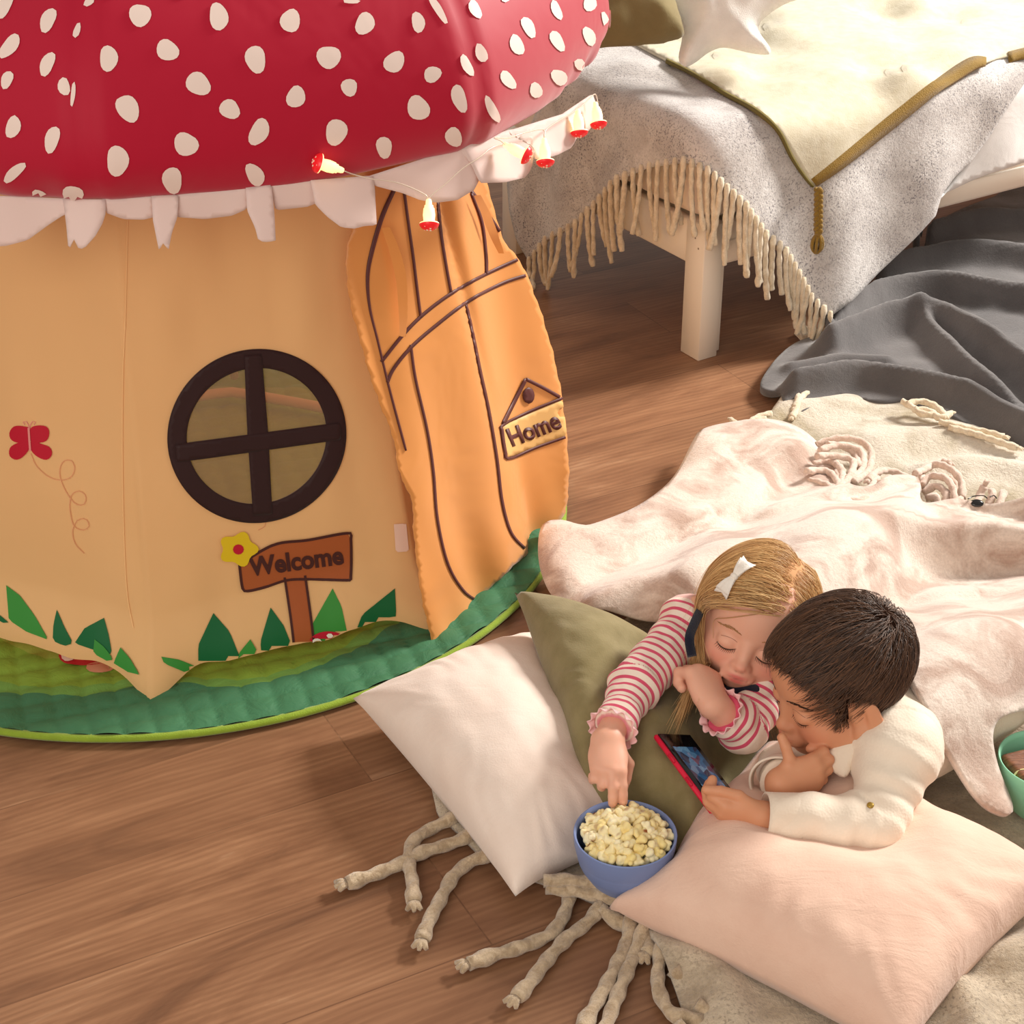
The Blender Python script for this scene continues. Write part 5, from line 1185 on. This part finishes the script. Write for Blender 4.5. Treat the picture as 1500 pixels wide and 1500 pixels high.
def over_bodies(zf, caps, lift):
    def z(q):
        o = zf(q); b = np.zeros(len(q))
        for a, c, ra, rb in caps:
            d, t = seg_dist(q, np.array(a[:2]), np.array(c[:2])); r = ra+(rb-ra)*t; zc = a[2]+(c[2]-a[2])*t
            h = np.where(d < r*.8, zc+np.sqrt(np.maximum(r*r-d*d, 0)), (zc+r*.6)*np.exp(-np.maximum(d-r*.8, 0)/(r*.9))); b = np.maximum(b, h+lift)
        k = .03; h = np.clip(.5+.5*(b-o)/k, 0, 1); return o*(1-h)+b*h+k*h*(1-h)
    return z
pz = over_bodies(pz, COVER, .016)
def baked(zf, lo, hi, h, blur):
    xs, ys = np.arange(lo[0], hi[0], h), np.arange(lo[1], hi[1], h); X, Y = np.meshgrid(xs, ys, indexing='ij'); G = zf(np.stack([X.ravel(), Y.ravel()], 1)).reshape(X.shape)
    for _ in range(blur):
        for ax in (0, 1): G = (np.roll(G, 1, ax)+2*G+np.roll(G, -1, ax))/4
    for j in range(1, G.shape[1]): G[:, j] = np.maximum(G[:, j], G[:, j-1]-.50*h)
    for _ in range(3):
        for ax in (0, 1): G = (np.roll(G, 1, ax)+2*G+np.roll(G, -1, ax))/4
    def f(p):
        u = np.clip((p[:, 0]-lo[0])/h, 0, len(xs)-1.01); v = np.clip((p[:, 1]-lo[1])/h, 0, len(ys)-1.01); i, j = u.astype(int), v.astype(int); a, b = u-i, v-j
        return p[:, 2]-(G[i, j]*(1-a)*(1-b)+G[i+1, j]*a*(1-b)+G[i, j+1]*(1-a)*b+G[i+1, j+1]*a*b)
    return f
pf = baked(pz, (-.15, 1.45), (1.5, 3.5), .006, 10)
v, fc = fill(catmull(np.array([(795, 768), (820, 761), (850, 768), (872, 766), (935, 740), (985, 700), (1015, 645), (1030, 628), (1070, 618), (1120, 613), (1160, 621), (1190, 640), (1215, 670), (1240, 705), (1275, 712), (1305, 696), (1345, 700), (1352, 735), (1400, 730), (1450, 738), (1590, 745), (1590, 1050), (1520, 1040), (1470, 1050), (1455, 1075), (1462, 1120), (1484, 1180), (1474, 1193), (1440, 1178), (1405, 1128), (1380, 1085), (1348, 1020), (1312, 970), (1240, 930), (1150, 900), (1060, 905), (1000, 912), (940, 908), (890, 893), (850, 890), (812, 876), (793, 840), (788, 800)], float), 6, True), 6, False); V, ok = march(v, pf, 1.9, 3.7, 120); fc = [t[::-1] for t in fc]
if np.cross(V[fc[0][1]]-V[fc[0][0]], V[fc[0][2]]-V[fc[0][0]])[2] < 0: fc = [t[::-1] for t in fc]
solid(mesh('woven_panel', V, fc, M_pinkthrow, pthrow), .009)
def pink_fringe():
    r = random.Random(11)
    loops = [[(1196, 652), (1225, 642), (1258, 645), (1276, 662), (1272, 690), (1250, 706)], [(1200, 660), (1232, 652), (1262, 662), (1262, 690), (1240, 702)], [(1196, 668), (1226, 668), (1250, 676), (1244, 700), (1226, 716)], [(1180, 690), (1210, 690), (1226, 704), (1232, 728), (1222, 742)], [(1190, 680), (1216, 676), (1234, 690), (1230, 718)], [(1186, 704), (1214, 712), (1222, 734), (1208, 754)], [(1240, 720), (1262, 722), (1276, 714), (1284, 700)], [(1236, 732), (1260, 734), (1284, 722)], [(1210, 650), (1240, 656), (1254, 668), (1258, 684)],
             [(1345, 716), (1330, 700), (1304, 690), (1284, 692), (1272, 704)], [(1352, 708), (1352, 690), (1372, 680), (1394, 688), (1408, 706), (1410, 730)], [(1350, 712), (1362, 698), (1384, 700), (1396, 716), (1398, 738)], [(1352, 722), (1372, 712), (1386, 724), (1382, 744)], [(1356, 730), (1370, 728), (1376, 742)], [(1306, 700), (1290, 708), (1282, 700)], [(1340, 694), (1362, 684), (1380, 676), (1392, 680)], [(1392, 700), (1404, 718), (1406, 736)], [(1430, 742), (1436, 724), (1442, 712)], [(1446, 742), (1454, 726), (1452, 718)], [(1462, 744), (1468, 728), (1470, 722)]]
    for k, l in enumerate(loops): knot_rope([P(x, y, .062+.010*math.sin(i*1.4+k)+.004*(k % 4)) for i, (x, y) in enumerate(l)], .0068, M_pinkfringe, pthrow, tuft=2 if k % 2 else 0, rn=r)
pink_fringe()

# ================================================================= BOWLS AND FOOD
def bowl(name, c, R, H, m, label, ridges):
    prof = [(.0005, .004), (R*.5, .004), (R*.53, 0), (R*.58, 0), (R*.62, .003)]
    for t in np.linspace(.06, .97, 24):
        r = R*(.60+.40*math.sin(t*math.pi/2)**.9); r += ridges*.0016*max(0, math.sin(t*H/.0052*2*math.pi/1.35))*(.10 < t < .62); prof.append((r, H*t))
    prof += [(R*1.0, H*.985), (R*1.0, H*.997), (R*.985, H*1.004), (R*.968, H*1.0), (R*.955, H*.97)]
    for t in np.linspace(.94, .10, 14): prof.append((R*(.56+.385*math.sin(t*math.pi/2)**.9), H*t+.002))
    prof += [(R*.4, H*.07), (.0005, H*.06)]
    V, F = lathe(prof, c, 72); o = mesh(name, V, F, m); return tag(o, label, 'bowl')
M_blue = plain('matte_blue_bowl', (122, 140, 188), .45, .4); M_mint = plain('matte_mint_bowl', (142, 206, 172), .42, .4)
BC = P(916, 1220, .112); BR, BH = .0685, .080
bowl('bowl', BC-np.array([0, 0, BH]), BR, BH, M_blue, 'periwinkle blue ribbed bowl full of popcorn between the pillows', 1)
def popcorn():
    m, nt, bs = new_mat('popped_corn'); a = nt.nodes.new('ShaderNodeAttribute'); a.attribute_name = 'hull'
    oi = nt.nodes.new('ShaderNodeObjectInfo'); base = mixc(nt, math_n(nt, 'MULTIPLY', oi.outputs['Random'], .9), lin((250, 240, 206)), lin((240, 216, 138)))
    nt.links.new(mixc(nt, a.outputs['Fac'], base, lin((142, 74, 22))), bs.inputs['Base Color']); bs.inputs['Roughness'].default_value = .6; bs.inputs['Specular IOR Level'].default_value = .3; bs.inputs['Subsurface Weight'].default_value = .15; bs.inputs['Subsurface Radius'].default_value = (.004, .003, .001)
    r = np.random.default_rng(21); kinds = []
    for k in range(6):
        F = Field((-.014,)*3, (.014,)*3, .0010); n = 5+k % 3
        for i in range(n):
            d = unit(r.normal(size=3)); F.ell(d*.0048, np.array([.0042, .0036, .0034])*r.uniform(.8, 1.15), None, .0014)
            F.ell(unit(d+r.normal(size=3)*.5)*.0066, np.array([.0026,]*3), None, .0012)
        F.ell((0, 0, 0), (.0045,)*3, None, .002); V, f = F.surf(); V = smooth_verts(V, f, 1); rad = np.linalg.norm(V, axis=1); spot = unit(r.normal(size=3)); hull = np.clip((V@spot/rad-.72)*5, 0, 1)*(1 if k % 2 == 0 else .5)*np.clip((.0080-rad)/.0015, 0, 1)
        o = mesh('popcorn', V, f, m, attr={'hull': hull}, origin=(0, 0, 0)); kinds.append(o)
    pts = []
    tries = 0
    while len(pts) < 128 and tries < 60000:
        tries += 1; rr = BR*.80*math.sqrt(r.random()); th = r.random()*6.283; lay = 0 if tries < 30000 else 1
        z = -.012+.024*(1-(rr/(BR*.9))**2)-.013*lay+r.uniform(-.003, .003); p = np.array([rr*math.cos(th), rr*math.sin(th)+.002, z])
        if lay and rr > BR*.72: continue
        if all(np.linalg.norm(p-q) > .0112 for q in pts): pts.append(p)
    lab = 'piece of popped corn heaped in the blue bowl'
    for i, p in enumerate(pts):
        o = kinds[i] if i < 6 else kinds[i % 6].copy()
        if i >= 6: COL.objects.link(o)
        o.location = BC+p; o.rotation_euler = r.random(3)*6.28; s = r.uniform(1.1, 1.4); o.scale = (s, s, s); tag(o, lab, 'popcorn', 'popcorn heaped in the blue bowl')
    print('popcorn', len(pts))
popcorn()
MC = P(1536, 1112, .105)
bowl('bowl', MC-np.array([0, 0, .085]), .069, .085, M_mint, 'mint green bowl of brown snacks cut off by the right edge', 0)
def snacks():
    m, nt, bs = new_mat('ridged_cocoa_biscuit'); co = coords(nt, (40, 260, 40)); n = noise(nt, 1, 4, co, .6, .5)
    nt.links.new(ramp(nt, n, [(.3, lin((92, 50, 28))), (.7, lin((150, 92, 58)))]), bs.inputs['Base Color']); bs.inputs['Roughness'].default_value = .6; bump(nt, bs, n, .6, .004)
    ax = np.array([[.94, .34, 0], [-.34, .94, 0], [0, 0, 1]]); V, F = soft_box(MC+np.array([-.012, .012, -.024]), (.085, .06, .030), ax, .008, .001); tag(mesh('biscuit', V, F, m), 'brown ridged biscuit inside the mint green bowl', 'biscuit')
    V, F = lathe([(.0002, .006), (.0165, .006), (.019, .004), (.019, .002), (.0165, 0), (.0002, 0)], MC+np.array([-.034, -.026, -.024]), 32, (-.15, -.5, .8))
    tag(mesh('lime_slice', V, F, [plain('lime_flesh', (120, 116, 44), .4)]), 'olive green slice with pale rim in the mint bowl', 'slice')
    o = bpy.data.objects[[x.name for x in COL.objects if x.name.startswith('lime_slice')][0]]
    V, F = tube([MC+np.array([-.034, -.026, -.020])+.0185*(math.cos(t)*np.array([1, 0, .1])+math.sin(t)*np.array([-.1, .85, .52])) for t in np.linspace(0, 6.283, 40)], .0016, 6, cap=False); mesh('rind', V, F, plain('pale_rind', (222, 206, 150), .5), o)
snacks()
# ================================================================= PHONE
def phone():
    BL_, TL_ = P(1044, 1187, .137), P(959, 1073, .168); L = TL_-BL_; w = np.array([.035, .062, -.021]); w = w-L*(w@L)/(L@L); Wd = .070; w = unit(w)*Wd; n = unit(np.cross(L, w)); w, n = (w, n) if n[2] > 0 else (w, -n); ax = np.stack([unit(L), unit(w), n]); c = BL_+L/2+w/2; Ln = np.linalg.norm(L)
    ph = thing('phone', c-n*.006, 'phone in a red case held by the boy, dark screen lit with blue shapes', 'phone')
    MB().add(*box(c-n*.0050, (Ln, Wd, .0090), ax, .0035)).build('case', plain('red_phone_case', (216, 26, 62), .45, .4), ph)
    MB().add(*box(c+n*.0004, (Ln-.006, Wd-.006, .0030), ax, .0012)).build('glass', plain('black_phone_glass', (14, 13, 16), .12, .5), ph)
    m, nt, bs = new_mat('lit_screen'); co = coords(nt, (1, 1, 1)); v = nt.nodes.new('ShaderNodeTexVoronoi'); v.inputs['Scale'].default_value = 95; nt.links.new(co, v.inputs['Vector']); n1 = noise(nt, 60, 4, co, .6, 1.5)
    sx = nt.nodes.new('ShaderNodeSeparateColor'); nt.links.new(v.outputs['Color'], sx.inputs[0])
    col = ramp(nt, sx.outputs[0], [(0, lin((14, 22, 34))), (.35, lin((50, 92, 128))), (.6, lin((108, 146, 170))), (.8, lin((120, 70, 84))), (1, lin((26, 32, 44)))]); col = mixc(nt, math_n(nt, 'MULTIPLY', n1, .8), col, lin((24, 40, 58)))
    bs.inputs['Base Color'].default_value = (.005, .005, .006, 1); bs.inputs['Roughness'].default_value = .15; nt.links.new(col, bs.inputs['Emission Color']); bs.inputs['Emission Strength'].default_value = .8
    MB().add(*box(c-ax[0]*.004+n*.0021, (Ln*.66, Wd*.66, .0006), ax, .0002)).build('display', m, ph)
    for t in (-.12, .18): MB().add(*box(c+ax[0]*Ln*t-ax[1]*(Wd/2+.0006)-n*.003, (.016, .0024, .0042), ax, .001)).build('side_button', plain('red_button', (196, 20, 54), .45), ph)
phone()
# ================================================================= FAIRY LIGHTS
def fairy():
    m, nt, bs = new_mat('glowing_stalk'); bs.inputs['Base Color'].default_value = lin((250, 236, 200)); bs.inputs['Emission Color'].default_value = lin((255, 214, 140)); bs.inputs['Emission Strength'].default_value = 1.1
    m2, nt2, b2 = new_mat('glowing_red_cap'); b2.inputs['Base Color'].default_value = lin((224, 30, 40)); b2.inputs['Emission Color'].default_value = lin((230, 30, 30)); b2.inputs['Emission Strength'].default_value = .35; b2.inputs['Roughness'].default_value = .3
    mw = plain('clear_wire', (226, 208, 190), .25, .6); md = plain('cap_dot', (255, 240, 214), .5)
    def f(p): dx, dy = p[:, 0]-CX-.02, p[:, 1]-CY-.004; dz = RZ-p[:, 2]; return np.hypot(dx, dy)-(octo(np.arctan2(dy, dx), .700, .35)+np.where(dz > 0, .016+.45*np.clip(dz, 0, .2), .030))
    def pt(l): return march(np.array(l, float), f, 1.5, 3.6, 200)[0]
    w1 = [(503, 250), (520, 256), (545, 262), (575, 266), (600, 274), (624, 286), (627, 292), (634, 284), (652, 270), (676, 248), (700, 232), (718, 218), (733, 212), (742, 214)]; w2 = [(742, 214), (733, 206), (724, 202), (745, 202), (770, 194), (796, 190), (797, 204), (800, 190), (826, 172), (846, 160), (862, 146), (872, 138), (876, 152)]
    a = pt(w1); c = a.mean(0); root = thing('fairy_lights', a[5], 'string of glowing toadstool fairy lights draped along the tent roof rim', 'fairy lights')
    V, F = tube(resample(catmull(a, 8), .004), .0009, 6); mesh('wire', V, F, mw, root); b = pt(w2); V, F = tube(resample(catmull(b, 8), .004), .0009, 6); mesh('wire', V, F, mw, root)
    for (x0, y0), (x1, y1), dz in (((503, 250), (472, 243), .35), ((628, 292), (629, 333), 0), ((738, 211), (766, 226), 0), ((797, 203), (799, 243), 0), ((846, 160), (848, 186), -.1), ((872, 150), (877, 186), 0)):
        p, q = pt([(x0, y0), (x1, y1)]); q = p+CAMB.T@np.array([(x1-x0), -(y1-y0), 0])*np.linalg.norm(p-[0, 0, CAMZ])/FPX; d = unit(unit(q-p)+CAMB[2]*dz+(CAMB[2]*.12)); L = .039*(1 if y1-y0 > 30 or dz else .85)
        V, F = lathe([(.0005, 0), (.0032, 0), (.0042, .003), (.0046, .008), (.0062, .009), (.0064, .012), (.0076, .013), (.0086, .022), (.0078, .030), (.0076, .034), (.0005, .034)], p, 24, d); st = mesh('light', V, F, m, root)
        V, F = lathe([(.0078, .0325), (.0132, .0335), (.0138, .0352)], p, 28, d); mesh('gills', V, F, m, st)
        V, F = lathe([(.0138, .0352), (.0130, .0378), (.0108, .0405), (.0074, .0425), (.0034, .0437), (.0003, .0440)], p, 28, d); mb = MB().add(V, F, 0); up = d; u1 = unit(np.cross(up, [.2, .9, .1])); u2 = np.cross(up, u1)
        for k in range(8):
            th = k*2.4; rr = .0016+.0013*k; h = .0440-.006*(rr/.0125)**2-.0015*(rr/.0125)**4; mb.add(*blob(p+d*h+(u1*math.cos(th)+u2*math.sin(th))*rr, (.0017, .0017, .0009), 5, np.stack([u1, u2, up], 1)), 1)
        mb.build('cap', [m2, md], st)
fairy()
# ================================================================= DARK GLASSES IN THE FRINGE
def glasses():
    c = P(1431, 737, .085); o = thing('sunglasses', c, 'small black sunglasses half buried in the blush throw fringe at the right', 'sunglasses')
    m = plain('black_plastic', (16, 15, 18), .15, .6); ax = np.stack([unit(CAMB[0]*.95+CAMB[1]*.2), unit(CAMB[1]), CAMB[2]]); V, F = blob(c, (.0125, .0082, .0045), 10, np.stack([CAMB[0], CAMB[1]*.8-CAMB[2]*.6, CAMB[2]*.8+CAMB[1]*.6], 1)); mesh('lens', V, F, m, o)
    for l in ([(1418, 731), (1426, 727), (1440, 726), (1446, 730)], [(1450, 728), (1456, 726), (1460, 730)]): V, F = tube(catmull([P(x, y, .095) for x, y in l], 6), .0011, 6); mesh('rim_wire', V, F, m, o)
glasses()
